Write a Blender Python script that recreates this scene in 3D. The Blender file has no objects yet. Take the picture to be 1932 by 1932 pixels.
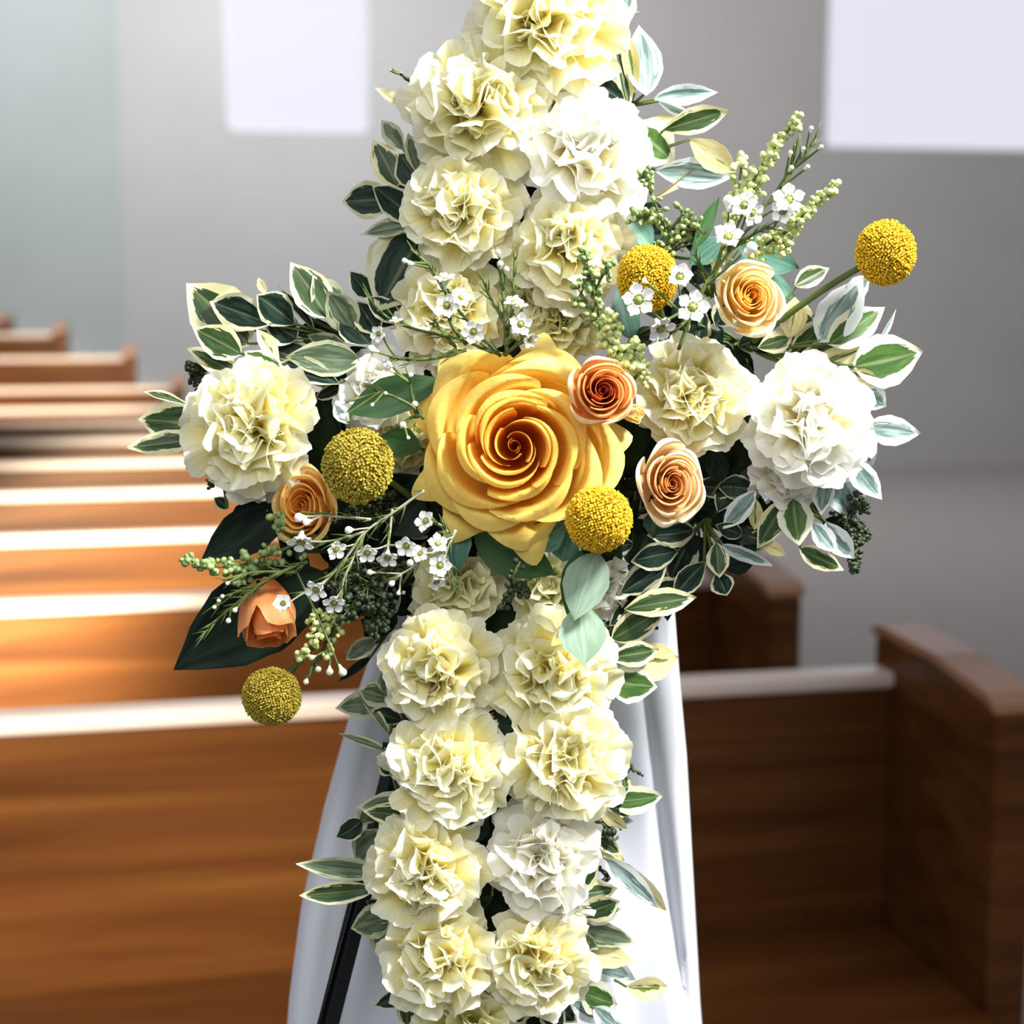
import bpy, math, random
from mathutils import Matrix, Vector, noise
random.seed(7)
R = math.radians
S = bpy.context.scene
C = bpy.context.collection

# ------------------------------------------------------------ camera, world, lights, exposure
YAW, PITCH, F, CH = R(11.8), R(8.0), 3000.0, 1.45
fwd = Vector((math.sin(YAW)*math.cos(PITCH), math.cos(YAW)*math.cos(PITCH), -math.sin(PITCH)))
right = Vector((math.cos(YAW), -math.sin(YAW), 0))
up = right.cross(fwd)
CAM = Vector((0, 0, CH))
ROT = Matrix((right, up, -fwd)).transposed()
cam_d = bpy.data.cameras.new('camera'); cam = bpy.data.objects.new('camera', cam_d); C.objects.link(cam)
cam.matrix_world = Matrix.Translation(CAM) @ ROT.to_4x4()
cam_d.sensor_width = 36; cam_d.lens = 36*F/1932
cam_d.clip_start = 0.05
cam_d.dof.use_dof = True; cam_d.dof.focus_distance = 0.975; cam_d.dof.aperture_fstop = 5.6
S.camera = cam
# frame of the cross: u right, v up, w towards the viewer; the cross leans back on its easel
M4 = Matrix.Translation(CAM + fwd*1.0) @ ROT.to_4x4()
def L(px, py, w=0.0):            # point of the cross frame (metres)
    return Vector(((px-966)/F*(1-w), (966-py)/F*(1-w), w))
PX = 1/F

W = bpy.data.worlds.new('world'); S.world = W; W.use_nodes = True
W.node_tree.nodes['Background'].inputs[0].default_value = (0.90, 0.94, 1.0, 1)
W.node_tree.nodes['Background'].inputs[1].default_value = 0.42

def area(name, loc, target, size, power, col, size_y=None, spread=None):
    d = bpy.data.lights.new(name, 'AREA'); d.energy = power; d.size = size; d.color = col
    if size_y: d.shape = 'RECTANGLE'; d.size_y = size_y
    if spread: d.spread = R(spread)
    o = bpy.data.objects.new(name, d); C.objects.link(o); o.location = loc
    o.rotation_euler = (Vector(target)-Vector(loc)).to_track_quat('-Z', 'Y').to_euler(); return o
def spot(name, loc, target, angle, power, col, blend=0.6, rad=0.15):
    d = bpy.data.lights.new(name, 'SPOT'); d.energy = power; d.color = col
    d.spot_size = R(angle); d.spot_blend = blend; d.shadow_soft_size = rad
    o = bpy.data.objects.new(name, d); C.objects.link(o); o.location = loc
    o.rotation_euler = (Vector(target)-Vector(loc)).to_track_quat('-Z', 'Y').to_euler(); return o
key = M4 @ Vector((0.95, 1.15, 0.62)); mid = M4 @ Vector((0.0, 0.0, 0.0))
area('key_light', key, mid, 0.30, 14.5, (1.0, 0.985, 0.95), spread=70)  # unseen lamp added for the main light from the upper right
area('front_fill_light', M4 @ Vector((-0.25, 0.8, 1.3)), mid, 0.9, 2.6, (1.0, 0.99, 0.96), spread=80)  # unseen fill lamp added to brighten the flowers from the front
spot('pew_fill_spot', (-1.15, 0.2, 1.50), (-0.27, 4.3, 0.66), 19, 5800, (1.0, 0.93, 0.70), 0.8)  # added lamp standing in for sunlight on the middle left pews
spot('pew_fill_spot_near', (-1.1, 0.1, 1.45), (-0.08, 2.5, 0.58), 27, 520, (1.0, 0.92, 0.72), 0.9)  # added lamp to lift the nearest pews on the left
spot('pew_fill_spot_rear', (-0.3, 5.6, 2.1), (-0.70, 8.8, 0.85), 27, 1500, (1.0, 0.88, 0.66), 0.9)  # added lamp to warm the raised pews at the back
area('rear_wall_fill', (0.3, 9.2, 4.5), (-0.05, 12.0, 1.5), 1.6, 125, (0.93, 0.97, 1.0), 0.8)  # unseen lamp added to wash the left of the back wall
area('nave_wall_fill', (3.2, 8.1, 4.5), (3.6, 12.0, 1.0), 2.0, 68, (1.0, 0.94, 0.90), 0.8)  # unseen lamp added to brighten the right of the back wall
S.view_settings.view_transform = 'Standard'; S.view_settings.look = 'None'
S.view_settings.gamma = 1.0; S.view_settings.use_curve_mapping = False
S.view_settings.exposure = 0.0

# ------------------------------------------------------------ materials
def mat(name, rough=0.6, spec=0.3, coat=0.0):
    m = bpy.data.materials.new(name); m.use_nodes = True
    b = m.node_tree.nodes['Principled BSDF']
    b.inputs['Roughness'].default_value = rough; b.inputs['Specular IOR Level'].default_value = spec
    b.inputs['Coat Weight'].default_value = coat; b.inputs['Coat Roughness'].default_value = 0.25
    return m, m.node_tree.nodes, m.node_tree.links, b
def N(ns, t, **k):
    n = ns.new(t)
    for a, v in k.items(): setattr(n, a, v)
    return n
def ramp(ns, stops):
    r = ns.new('ShaderNodeValToRGB'); e = r.color_ramp.elements
    while len(e) < len(stops): e.new(0.5)
    for i, (p, c) in enumerate(stops): e[i].position = p; e[i].color = (*c, 1)
    return r
def add_translucent(m, ns, ls, b, colsock, fac):
    tr = ns.new('ShaderNodeBsdfTranslucent'); mx = ns.new('ShaderNodeMixShader'); mx.inputs[0].default_value = fac
    if hasattr(colsock, 'is_linked') or True:
        ls.new(colsock, tr.inputs[0])
    out = ns['Material Output']
    ls.new(b.outputs[0], mx.inputs[1]); ls.new(tr.outputs[0], mx.inputs[2]); ls.new(mx.outputs[0], out.inputs[0])
def plain(name, col, rough=0.6, spec=0.3, coat=0, nscale=0, namp=0.15, bump=0):
    m, ns, ls, b = mat(name, rough, spec, coat)
    b.inputs['Base Color'].default_value = (*col, 1)
    if nscale:
        tc = N(ns, 'ShaderNodeTexCoord'); nz = N(ns, 'ShaderNodeTexNoise'); nz.inputs['Scale'].default_value = nscale
        ls.new(tc.outputs['Object'], nz.inputs['Vector'])
        r = ramp(ns, [(0.3, tuple(c*(1-namp) for c in col)), (0.7, tuple(min(1, c*(1+namp)) for c in col))])
        ls.new(nz.outputs[0], r.inputs[0]); ls.new(r.outputs[0], b.inputs['Base Color'])
        if bump:
            bp = N(ns, 'ShaderNodeBump'); bp.inputs['Strength'].default_value = bump; bp.inputs['Distance'].default_value = 0.002
            ls.new(nz.outputs[0], bp.inputs['Height']); ls.new(bp.outputs[0], b.inputs['Normal'])
    return m

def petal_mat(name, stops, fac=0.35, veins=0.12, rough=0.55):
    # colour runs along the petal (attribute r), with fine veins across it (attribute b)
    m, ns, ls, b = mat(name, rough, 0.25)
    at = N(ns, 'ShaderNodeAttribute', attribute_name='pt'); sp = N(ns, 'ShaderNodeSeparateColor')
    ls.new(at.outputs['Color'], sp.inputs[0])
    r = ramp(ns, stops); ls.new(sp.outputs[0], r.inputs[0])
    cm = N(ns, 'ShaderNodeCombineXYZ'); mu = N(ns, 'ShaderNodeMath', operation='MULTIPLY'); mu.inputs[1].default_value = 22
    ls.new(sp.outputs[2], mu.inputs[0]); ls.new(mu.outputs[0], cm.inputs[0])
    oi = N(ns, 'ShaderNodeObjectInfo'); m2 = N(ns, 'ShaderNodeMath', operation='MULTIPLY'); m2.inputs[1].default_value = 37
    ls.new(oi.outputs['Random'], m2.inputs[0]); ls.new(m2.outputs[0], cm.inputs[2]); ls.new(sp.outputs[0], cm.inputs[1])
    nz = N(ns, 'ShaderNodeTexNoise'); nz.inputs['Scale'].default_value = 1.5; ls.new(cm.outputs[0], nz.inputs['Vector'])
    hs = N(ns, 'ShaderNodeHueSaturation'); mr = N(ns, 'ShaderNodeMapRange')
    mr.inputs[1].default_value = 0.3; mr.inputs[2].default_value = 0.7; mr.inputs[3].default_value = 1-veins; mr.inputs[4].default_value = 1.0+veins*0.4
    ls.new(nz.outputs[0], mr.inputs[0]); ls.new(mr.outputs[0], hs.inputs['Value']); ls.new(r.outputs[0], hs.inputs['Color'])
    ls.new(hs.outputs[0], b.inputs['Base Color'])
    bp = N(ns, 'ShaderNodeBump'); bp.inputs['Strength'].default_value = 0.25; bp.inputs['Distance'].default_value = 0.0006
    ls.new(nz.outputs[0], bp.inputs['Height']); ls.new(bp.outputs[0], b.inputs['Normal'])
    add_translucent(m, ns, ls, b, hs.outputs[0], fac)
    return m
MT = {}
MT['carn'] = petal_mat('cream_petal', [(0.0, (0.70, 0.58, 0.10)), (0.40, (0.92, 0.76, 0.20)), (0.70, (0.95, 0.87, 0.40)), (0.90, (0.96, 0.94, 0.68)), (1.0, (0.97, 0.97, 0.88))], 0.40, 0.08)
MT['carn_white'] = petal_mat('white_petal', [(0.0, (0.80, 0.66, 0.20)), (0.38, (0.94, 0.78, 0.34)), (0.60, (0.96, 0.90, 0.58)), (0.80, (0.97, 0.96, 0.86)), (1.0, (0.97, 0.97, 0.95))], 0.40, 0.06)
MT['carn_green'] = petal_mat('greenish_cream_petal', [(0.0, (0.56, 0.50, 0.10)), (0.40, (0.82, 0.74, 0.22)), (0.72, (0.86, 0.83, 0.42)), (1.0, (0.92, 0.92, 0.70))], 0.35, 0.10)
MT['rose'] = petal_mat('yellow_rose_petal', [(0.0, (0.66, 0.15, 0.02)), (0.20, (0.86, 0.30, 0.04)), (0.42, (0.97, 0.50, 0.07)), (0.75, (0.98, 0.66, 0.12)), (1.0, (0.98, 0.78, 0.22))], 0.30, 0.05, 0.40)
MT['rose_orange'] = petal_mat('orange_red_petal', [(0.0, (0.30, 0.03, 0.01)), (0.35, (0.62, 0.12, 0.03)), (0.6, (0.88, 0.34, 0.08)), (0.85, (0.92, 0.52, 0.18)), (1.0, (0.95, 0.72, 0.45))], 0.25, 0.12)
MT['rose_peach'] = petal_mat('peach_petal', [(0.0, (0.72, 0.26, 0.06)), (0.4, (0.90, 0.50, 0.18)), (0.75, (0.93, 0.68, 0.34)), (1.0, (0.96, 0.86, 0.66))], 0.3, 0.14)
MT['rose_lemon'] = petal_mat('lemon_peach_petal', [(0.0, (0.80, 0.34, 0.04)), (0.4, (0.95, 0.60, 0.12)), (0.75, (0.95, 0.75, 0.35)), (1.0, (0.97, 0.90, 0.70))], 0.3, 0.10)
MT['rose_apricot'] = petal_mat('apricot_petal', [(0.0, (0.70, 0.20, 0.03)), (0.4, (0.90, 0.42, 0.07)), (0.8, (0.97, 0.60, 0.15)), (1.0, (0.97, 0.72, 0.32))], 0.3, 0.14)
MT['stem'] = plain('green_stem', (0.09, 0.13, 0.035), 0.6, 0.2, nscale=60, namp=0.4)
MT['stem_pale'] = plain('pale_stem', (0.30, 0.30, 0.22), 0.6, 0.2, nscale=60, namp=0.3)
MT['wax'] = plain('waxy_white', (0.93, 0.93, 0.92), 0.35, 0.4, nscale=90, namp=0.04)
MT['wax_eye'] = plain('waxflower_eye', (0.22, 0.24, 0.05), 0.35, 0.4, nscale=300, namp=0.5)
MT['bud'] = plain('greenish_white_bud', (0.72, 0.76, 0.58), 0.4, 0.4, nscale=120, namp=0.2)
MT['berry'] = plain('green_seed', (0.24, 0.33, 0.12), 0.45, 0.4, nscale=150, namp=0.4)
MT['berry_dark'] = plain('dark_seed', (0.035, 0.05, 0.025), 0.5, 0.3, nscale=150, namp=0.4)
MT['berry_lime'] = plain('lime_floret', (0.56, 0.64, 0.26), 0.5, 0.3, nscale=200, namp=0.35)
MT['calyx'] = plain('calyx_green', (0.18, 0.28, 0.08), 0.5, 0.3)
MT['foam'] = plain('wet_foam', (0.012, 0.022, 0.010), 0.95, 0.1, nscale=80, namp=0.5, bump=0.5)
MT['black'] = plain('black_metal', (0.004, 0.0045, 0.006), 0.3, 0.25)

def billy_mat(name, a, b_):
    m, ns, ls, b = mat(name, 0.7, 0.15)
    at = N(ns, 'ShaderNodeAttribute', attribute_name='pt'); sp = N(ns, 'ShaderNodeSeparateColor')
    ls.new(at.outputs['Color'], sp.inputs[0]); r = ramp(ns, [(0.0, a), (0.6, b_), (1.0, tuple(min(1, c*1.15) for c in b_))])
    ls.new(sp.outputs[0], r.inputs[0]); ls.new(r.outputs[0], b.inputs['Base Color']); return m
MT['billy'] = billy_mat('golden_floret', (0.20, 0.09, 0.005), (0.80, 0.50, 0.03))
MT['billy_olive'] = billy_mat('olive_gold_floret', (0.05, 0.04, 0.004), (0.42, 0.33, 0.045))
MT['billy_core'] = plain('floret_core', (0.20, 0.13, 0.012), 0.9, 0.1, nscale=200, namp=0.4)

def leaf_mat(name, g1, g2, m1, m2, thr, noise_amt=0.55, fac=0.22, rough=0.42, veins=True):
    m, ns, ls, b = mat(name, rough, 0.12 if 'dark' in name else 0.35)
    at = N(ns, 'ShaderNodeAttribute', attribute_name='pt'); sp = N(ns, 'ShaderNodeSeparateColor')
    ls.new(at.outputs['Color'], sp.inputs[0])          # r: along, g: distance from margin, b: across
    oi = N(ns, 'ShaderNodeObjectInfo')
    cm = N(ns, 'ShaderNodeCombineXYZ')
    def mul(s, k):
        q = N(ns, 'ShaderNodeMath', operation='MULTIPLY'); ls.new(s, q.inputs[0]); q.inputs[1].default_value = k; return q.outputs[0]
    ls.new(mul(sp.outputs[0], 2.2), cm.inputs[0]); ls.new(mul(sp.outputs[2], 7.5), cm.inputs[1]); ls.new(mul(oi.outputs['Random'], 91), cm.inputs[2])
    nz = N(ns, 'ShaderNodeTexNoise'); nz.inputs['Scale'].default_value = 1.6; nz.inputs['Detail'].default_value = 3
    ls.new(cm.outputs[0], nz.inputs['Vector'])
    def math(op, a_, b_):
        q = N(ns, 'ShaderNodeMath', operation=op)
        for i, v in enumerate((a_, b_)):
            if isinstance(v, (int, float)): q.inputs[i].default_value = v
            else: ls.new(v, q.inputs[i])
        return q.outputs[0]
    nn = math('MULTIPLY', math('SUBTRACT', nz.outputs[0], 0.5), noise_amt*2)
    rr = math('MULTIPLY', math('SUBTRACT', oi.outputs['Random'], 0.5), 0.25)
    val = math('ADD', math('ADD', sp.outputs[1], nn), rr)
    mask = N(ns, 'ShaderNodeMapRange'); mask.inputs[1].default_value = thr-0.02; mask.inputs[2].default_value = thr+0.02
    ls.new(val, mask.inputs[0])
    n2 = N(ns, 'ShaderNodeTexNoise'); n2.inputs['Scale'].default_value = 1.1; ls.new(cm.outputs[0], n2.inputs['Vector'])
    st = N(ns, 'ShaderNodeMapRange'); st.inputs[1].default_value = 0.42; st.inputs[2].default_value = 0.58; ls.new(n2.outputs[0], st.inputs[0])
    def mix(f, a_, b_):
        x = N(ns, 'ShaderNodeMix', data_type='RGBA'); ls.new(f, x.inputs[0])
        for i, v in ((6, a_), (7, b_)):
            if isinstance(v, tuple): x.inputs[i].default_value = (*v, 1)
            else: ls.new(v, x.inputs[i])
        return x.outputs[2]
    col = mix(mask.outputs[0], mix(st.outputs[0], m1, m2), mix(st.outputs[0], g1, g2))
    # pale midrib
    mid_ = N(ns, 'ShaderNodeMapRange'); mid_.inputs[1].default_value = 0.955; mid_.inputs[2].default_value = 0.99; mid_.inputs[4].default_value = 0.18
    ls.new(math('SUBTRACT', 1.0, math('ABSOLUTE', math('SUBTRACT', sp.outputs[2], 0.5), 0)), mid_.inputs[0])
    col = mix(mid_.outputs[0], col, m1 if veins else tuple(min(1, c*2) for c in g2))
    ls.new(col, b.inputs['Base Color'])
    add_translucent(m, ns, ls, b, col, fac)
    return m
CR, CR2 = (0.72, 0.68, 0.36), (0.80, 0.78, 0.55)
MT['lc'] = leaf_mat('cream_edged_leaf', (0.022, 0.055, 0.016), (0.05, 0.10, 0.028), CR, CR2, 0.42)
MT['lw'] = leaf_mat('cool_lit_white_edged_leaf', (0.12, 0.21, 0.19), (0.30, 0.40, 0.38), (0.80, 0.84, 0.80), (0.70, 0.78, 0.80), 0.50)  # bluish tint is cool light on the bright side, put into the colour
MT['ld'] = leaf_mat('dark_narrow_edged_leaf', (0.008, 0.020, 0.012), (0.022, 0.050, 0.034), (0.50, 0.50, 0.30), (0.66, 0.66, 0.50), 0.24, 0.25)
MT['lg'] = leaf_mat('bright_green_centred_leaf', (0.045, 0.11, 0.02), (0.08, 0.17, 0.035), (0.78, 0.78, 0.56), (0.84, 0.86, 0.72), 0.42, 0.35)
MT['ly'] = leaf_mat('mostly_yellow_leaf', (0.06, 0.12, 0.02), (0.16, 0.24, 0.05), (0.70, 0.60, 0.26), (0.78, 0.72, 0.42), 0.92, 0.5)
MT['lo'] = leaf_mat('olive_grey_leaf', (0.07, 0.11, 0.06), (0.15, 0.20, 0.12), (0.42, 0.46, 0.28), (0.52, 0.55, 0.38), 0.36, 0.5)
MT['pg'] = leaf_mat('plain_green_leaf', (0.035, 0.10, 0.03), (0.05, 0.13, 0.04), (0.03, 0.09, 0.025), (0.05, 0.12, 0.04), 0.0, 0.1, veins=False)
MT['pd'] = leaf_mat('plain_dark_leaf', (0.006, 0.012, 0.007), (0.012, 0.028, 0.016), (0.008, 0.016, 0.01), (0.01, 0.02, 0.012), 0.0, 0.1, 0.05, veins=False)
MT['pe'] = leaf_mat('powdery_green_leaf', (0.27, 0.40, 0.28), (0.34, 0.47, 0.36), (0.30, 0.42, 0.3), (0.3, 0.42, 0.3), 0.0, 0.1, 0.2, 0.6, veins=False)
MT['pt'] = leaf_mat('teal_green_leaf', (0.06, 0.16, 0.12), (0.09, 0.22, 0.15), (0.08, 0.2, 0.14), (0.07, 0.18, 0.12), 0.0, 0.1, 0.2, 0.5, veins=False)

def wood(name, a, b_, c_, rough=0.3, sx=0.55):
    m, ns, ls, b = mat(name, rough, 0.45 if 'cap' in name else 0.15, 0.25 if 'cap' in name else 0.0)
    tc = N(ns, 'ShaderNodeTexCoord'); mp = N(ns, 'ShaderNodeMapping'); mp.inputs['Scale'].default_value = (sx, 3, 9)
    ls.new(tc.outputs['Object'], mp.inputs[0])
    nz = N(ns, 'ShaderNodeTexNoise'); nz.inputs['Scale'].default_value = 2.4; nz.inputs['Detail'].default_value = 6; nz.inputs['Distortion'].default_value = 0.6
    ls.new(mp.outputs[0], nz.inputs['Vector'])
    r = ramp(ns, [(0.25, a), (0.5, b_), (0.75, c_)]); ls.new(nz.outputs[0], r.inputs[0]); ls.new(r.outputs[0], b.inputs['Base Color'])
    return m
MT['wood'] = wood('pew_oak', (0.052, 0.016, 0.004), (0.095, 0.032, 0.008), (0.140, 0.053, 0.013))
MT['cap'] = wood('pew_cap_oak_sheen', (0.54, 0.40, 0.33), (0.64, 0.50, 0.43), (0.72, 0.59, 0.53), 0.25)  # paler than the oak: window reflection on the rail tops put into the colour
MT['cap_end'] = wood('pew_end_cap_oak_sheen', (0.24, 0.10, 0.045), (0.33, 0.15, 0.07), (0.42, 0.21, 0.11), 0.35)  # lightened oak, the highlight along the end tops painted in
MT['wall'] = plain('painted_plaster', (0.50, 0.485, 0.48), 0.9, 0.1, nscale=1.5, namp=0.03)
MT['wall2'] = plain('grey_green_plaster', (0.42, 0.455, 0.44), 0.9, 0.1, nscale=1.5, namp=0.03)
MT['floor'] = plain('tan_carpet', (0.35, 0.32, 0.305), 0.95, 0.1, nscale=40, namp=0.2)
MT['frame'] = plain('white_paint', (0.75, 0.75, 0.78), 0.5, 0.3)
m, ns, ls, b = mat('bright_window_glass'); MT['pane'] = m
b.inputs['Base Color'].default_value = (0.1, 0.1, 0.1, 1)
b.inputs['Emission Color'].default_value = (0.87, 0.86, 0.98, 1); b.inputs['Emission Strength'].default_value = 0.84
# cloth with a fine rib
m, ns, ls, b = mat('ribbed_white_cloth', 0.85, 0.1); MT['cloth'] = m
tc = N(ns, 'ShaderNodeTexCoord'); wv = N(ns, 'ShaderNodeTexWave', bands_direction='X'); wv.inputs['Scale'].default_value = 260
ls.new(tc.outputs['Object'], wv.inputs['Vector']); bp = N(ns, 'ShaderNodeBump'); bp.inputs['Strength'].default_value = 0.12; bp.inputs['Distance'].default_value = 0.001
ls.new(wv.outputs[1], bp.inputs['Height']); ls.new(bp.outputs[0], b.inputs['Normal'])
b.inputs['Base Color'].default_value = (0.70, 0.73, 0.80, 1)

# ------------------------------------------------------------ helpers
def mesh(name, vs, fs, m=None, attr=None, smooth=True):
    me = bpy.data.meshes.new(name); me.from_pydata([tuple(v) for v in vs], [], fs)
    if m: me.materials.append(MT[m])
    if attr:
        ca = me.color_attributes.new('pt', 'FLOAT_COLOR', 'POINT')
        flat = []
        for a in attr: flat += [a[0], a[1], a[2], 1.0]
        ca.data.foreach_set('color', flat)
    if smooth: me.polygons.foreach_set('use_smooth', [True]*len(me.polygons))
    me.update(); return me
def obj(name, me, parent=None, mw=None):
    o = bpy.data.objects.new(name, me); C.objects.link(o)
    if parent: o.parent = parent
    if mw is not None: o.matrix_local = mw
    return o
def tag(o, label, cat, group=None, kind=None):
    o['label'] = label; o['category'] = cat
    if group: o['group'] = group
    if kind: o['kind'] = kind
    return o
def grid_faces(nt, ns_, off=0):
    w = ns_+1
    return [(off+i*w+j, off+i*w+j+1, off+(i+1)*w+j+1, off+(i+1)*w+j) for i in range(nt) for j in range(ns_)]
def box(vs, fs, x0, x1, y0, y1, z0, z1, bev=0.0):
    n = len(vs)
    for z in (z0, z1):
        for x, y in ((x0, y0), (x1, y0), (x1, y1), (x0, y1)): vs.append((x, y, z))
    fs += [(n, n+3, n+2, n+1), (n+4, n+5, n+6, n+7)] + [(n+i, n+(i+1) % 4, n+4+(i+1) % 4, n+4+i) for i in range(4)]
def boxobj(name, m, parent, *b, bevel=0.004):
    vs, fs = [], []; box(vs, fs, *b)
    o = obj(name, mesh(name, vs, fs, m, smooth=False), parent)
    if bevel:
        md = o.modifiers.new('bevel', 'BEVEL'); md.width = bevel; md.segments = 2
    return o
def tube(vs, fs, pts, r0, r1=None, n=6, attr=None):
    r1 = r0 if r1 is None else r1
    base = len(vs); m_ = len(pts); prev = None
    for i, p in enumerate(pts):
        d = (pts[min(i+1, m_-1)] - pts[max(i-1, 0)]).normalized()
        a = prev if prev is not None else (Vector((0, 0, 1)) if abs(d.z) < 0.9 else Vector((1, 0, 0)))
        x = (a - d*a.dot(d)).normalized(); y = d.cross(x); prev = x
        r = r0 + (r1-r0)*i/(m_-1)
        for k in range(n):
            th = 2*math.pi*k/n; vs.append(p + x*(r*math.cos(th)) + y*(r*math.sin(th)))
    for i in range(m_-1):
        for k in range(n):
            a = base+i*n+k; b2 = base+i*n+(k+1) % n; fs.append((a, b2, b2+n, a+n))
    fs.append(tuple(base+k for k in reversed(range(n)))); fs.append(tuple(base+(m_-1)*n+k for k in range(n)))
def curve_pts(a, b_, bow, n=7):
    a, b_ = Vector(a), Vector(b_); out = []
    for i in range(n):
        t = i/(n-1); out.append(a.lerp(b_, t) + Vector(bow)*math.sin(math.pi*t))
    return out
def smooth_path(pts, per=5):
    out = []
    for i in range(len(pts)-1):
        p0 = pts[max(i-1, 0)]; p1 = pts[i]; p2 = pts[i+1]; p3 = pts[min(i+2, len(pts)-1)]
        for k in range(per):
            t = k/per
            out.append(0.5*((2*p1)+(p2-p0)*t+(2*p0-5*p1+4*p2-p3)*t*t+(3*p1-p0-3*p2+p3)*t**3))
    out.append(pts[-1]); return out
def blob(vs, fs, c, r, d=Vector((0, 0, 1)), el=1.3, n=6, rings=3):
    q = Vector((0, 0, 1)).rotation_difference(d); base = len(vs)
    vs.append(c + q @ Vector((0, 0, -r*el)))
    for i in range(1, rings+1):
        a = math.pi*i/(rings+1)
        for k in range(n):
            th = 2*math.pi*(k+0.5*(i % 2))/n
            vs.append(c + q @ Vector((r*math.sin(a)*math.cos(th), r*math.sin(a)*math.sin(th), -r*el*math.cos(a))))
    vs.append(c + q @ Vector((0, 0, r*el))); top = len(vs)-1
    for k in range(n):
        k2 = (k+1) % n
        fs.append((base, base+1+k2, base+1+k))
        for i in range(rings-1): fs.append((base+1+i*n+k, base+1+i*n+k2, base+1+(i+1)*n+k2, base+1+(i+1)*n+k))
        fs.append((base+1+(rings-1)*n+k, base+1+(rings-1)*n+k2, top))
def orient(loc, axis, spin=0.0, sc=1.0):
    q = Vector((0, 0, 1)).rotation_difference(Vector(axis).normalized())
    return Matrix.Translation(loc) @ q.to_matrix().to_4x4() @ Matrix.Rotation(spin, 4, 'Z') @ Matrix.Scale(sc, 4)
def root(name, mloc):
    e = bpy.data.objects.new(name, None); C.objects.link(e); e.empty_display_size = 0.01
    e.matrix_world = M4 @ mloc; return e

# ------------------------------------------------------------ the room
def struct(name, m, *b):
    o = boxobj(name, m, None, *b, bevel=0); o['kind'] = 'structure'; o['label'] = name.replace('_', ' '); return o
struct('floor', 'floor', -6, 9.2, -2.5, 13, -0.1, 0)
WY = 12.0
def bx(px, y=WY, py=620):   # X on the plane Y = y seen at that pixel
    d = fwd*1.0 + right*((px-966)/F) + up*((966-py)/F); k = y/d.y; return d.x*k
XC = bx(228, WY, 300)
def bz(px, py, y=WY):
    d = fwd + right*((px-966)/F) + up*((966-py)/F); return CH + d.z*y/d.y
wl = (bx(428, WY, 240), bx(698, WY, 240), bz(560, 248), 4.6); wr = (bx(1556, WY, 280), bx(1556, WY, 280)+3.0, bz(1560, 280), 4.6)
XR = 9.0; HT = 5.0
segs = [(XC, wl[0], 0, HT), (wl[0], wl[1], 0, wl[2]), (wl[0], wl[1], wl[3], HT), (wl[1], wr[0], 0, HT), (wr[0], wr[1], 0, wr[2]), (wr[0], wr[1], wr[3], HT), (wr[1], XR, 0, HT)]
vs, fs = [], []
for a, b_, c_, d_ in segs: box(vs, fs, a, b_, WY, WY+0.25, c_, d_)
o = obj('wall_back', mesh('wall_back', vs, fs, 'wall', smooth=False)); o['kind'] = 'structure'; o['label'] = 'pale plaster wall behind the pews, with two bright windows'
for i, w_ in enumerate((wl, wr)):
    o = boxobj('window_%d' % (i+1), 'pane', None, w_[0], w_[1], WY+0.10, WY+0.12, w_[2], w_[3], bevel=0)
    o['kind'] = 'structure'; o['label'] = ['narrow bright window left of the cross', 'wide bright window at the upper right'][i]
    vs, fs = [], []; t_ = 0.02
    for q in ((w_[0], w_[0]+t_, w_[2], w_[3]), (w_[1]-t_, w_[1], w_[2], w_[3]), (w_[0], w_[1], w_[2], w_[2]+t_), (w_[0], w_[1], w_[3]-t_, w_[3])):
        box(vs, fs, q[0], q[1], WY+0.03, WY+0.13, q[2], q[3])
    obj('window_frame', mesh('window_frame', vs, fs, 'frame', smooth=False), o)
# the darker angled wall at the left
vs = []; dx, dy = -2.6, -1.5
for z in (0, HT):
    vs += [(XC, WY, z), (XC+dx, WY+dy, z), (XC+dx, WY+dy+0.3, z), (XC, WY+0.3, z)]
fs = [(0, 3, 2, 1), (4, 5, 6, 7)] + [(i, (i+1) % 4, 4+(i+1) % 4, 4+i) for i in range(4)]
o = obj('wall_left', mesh('wall_left', vs, fs, 'wall2', smooth=False)); o['kind'] = 'structure'; o['label'] = 'grey green angled wall at the left, in shade'
o = struct('wall_right', 'wall', XR, XR+0.2, -2.5, WY+0.25, 0, HT)

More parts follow.
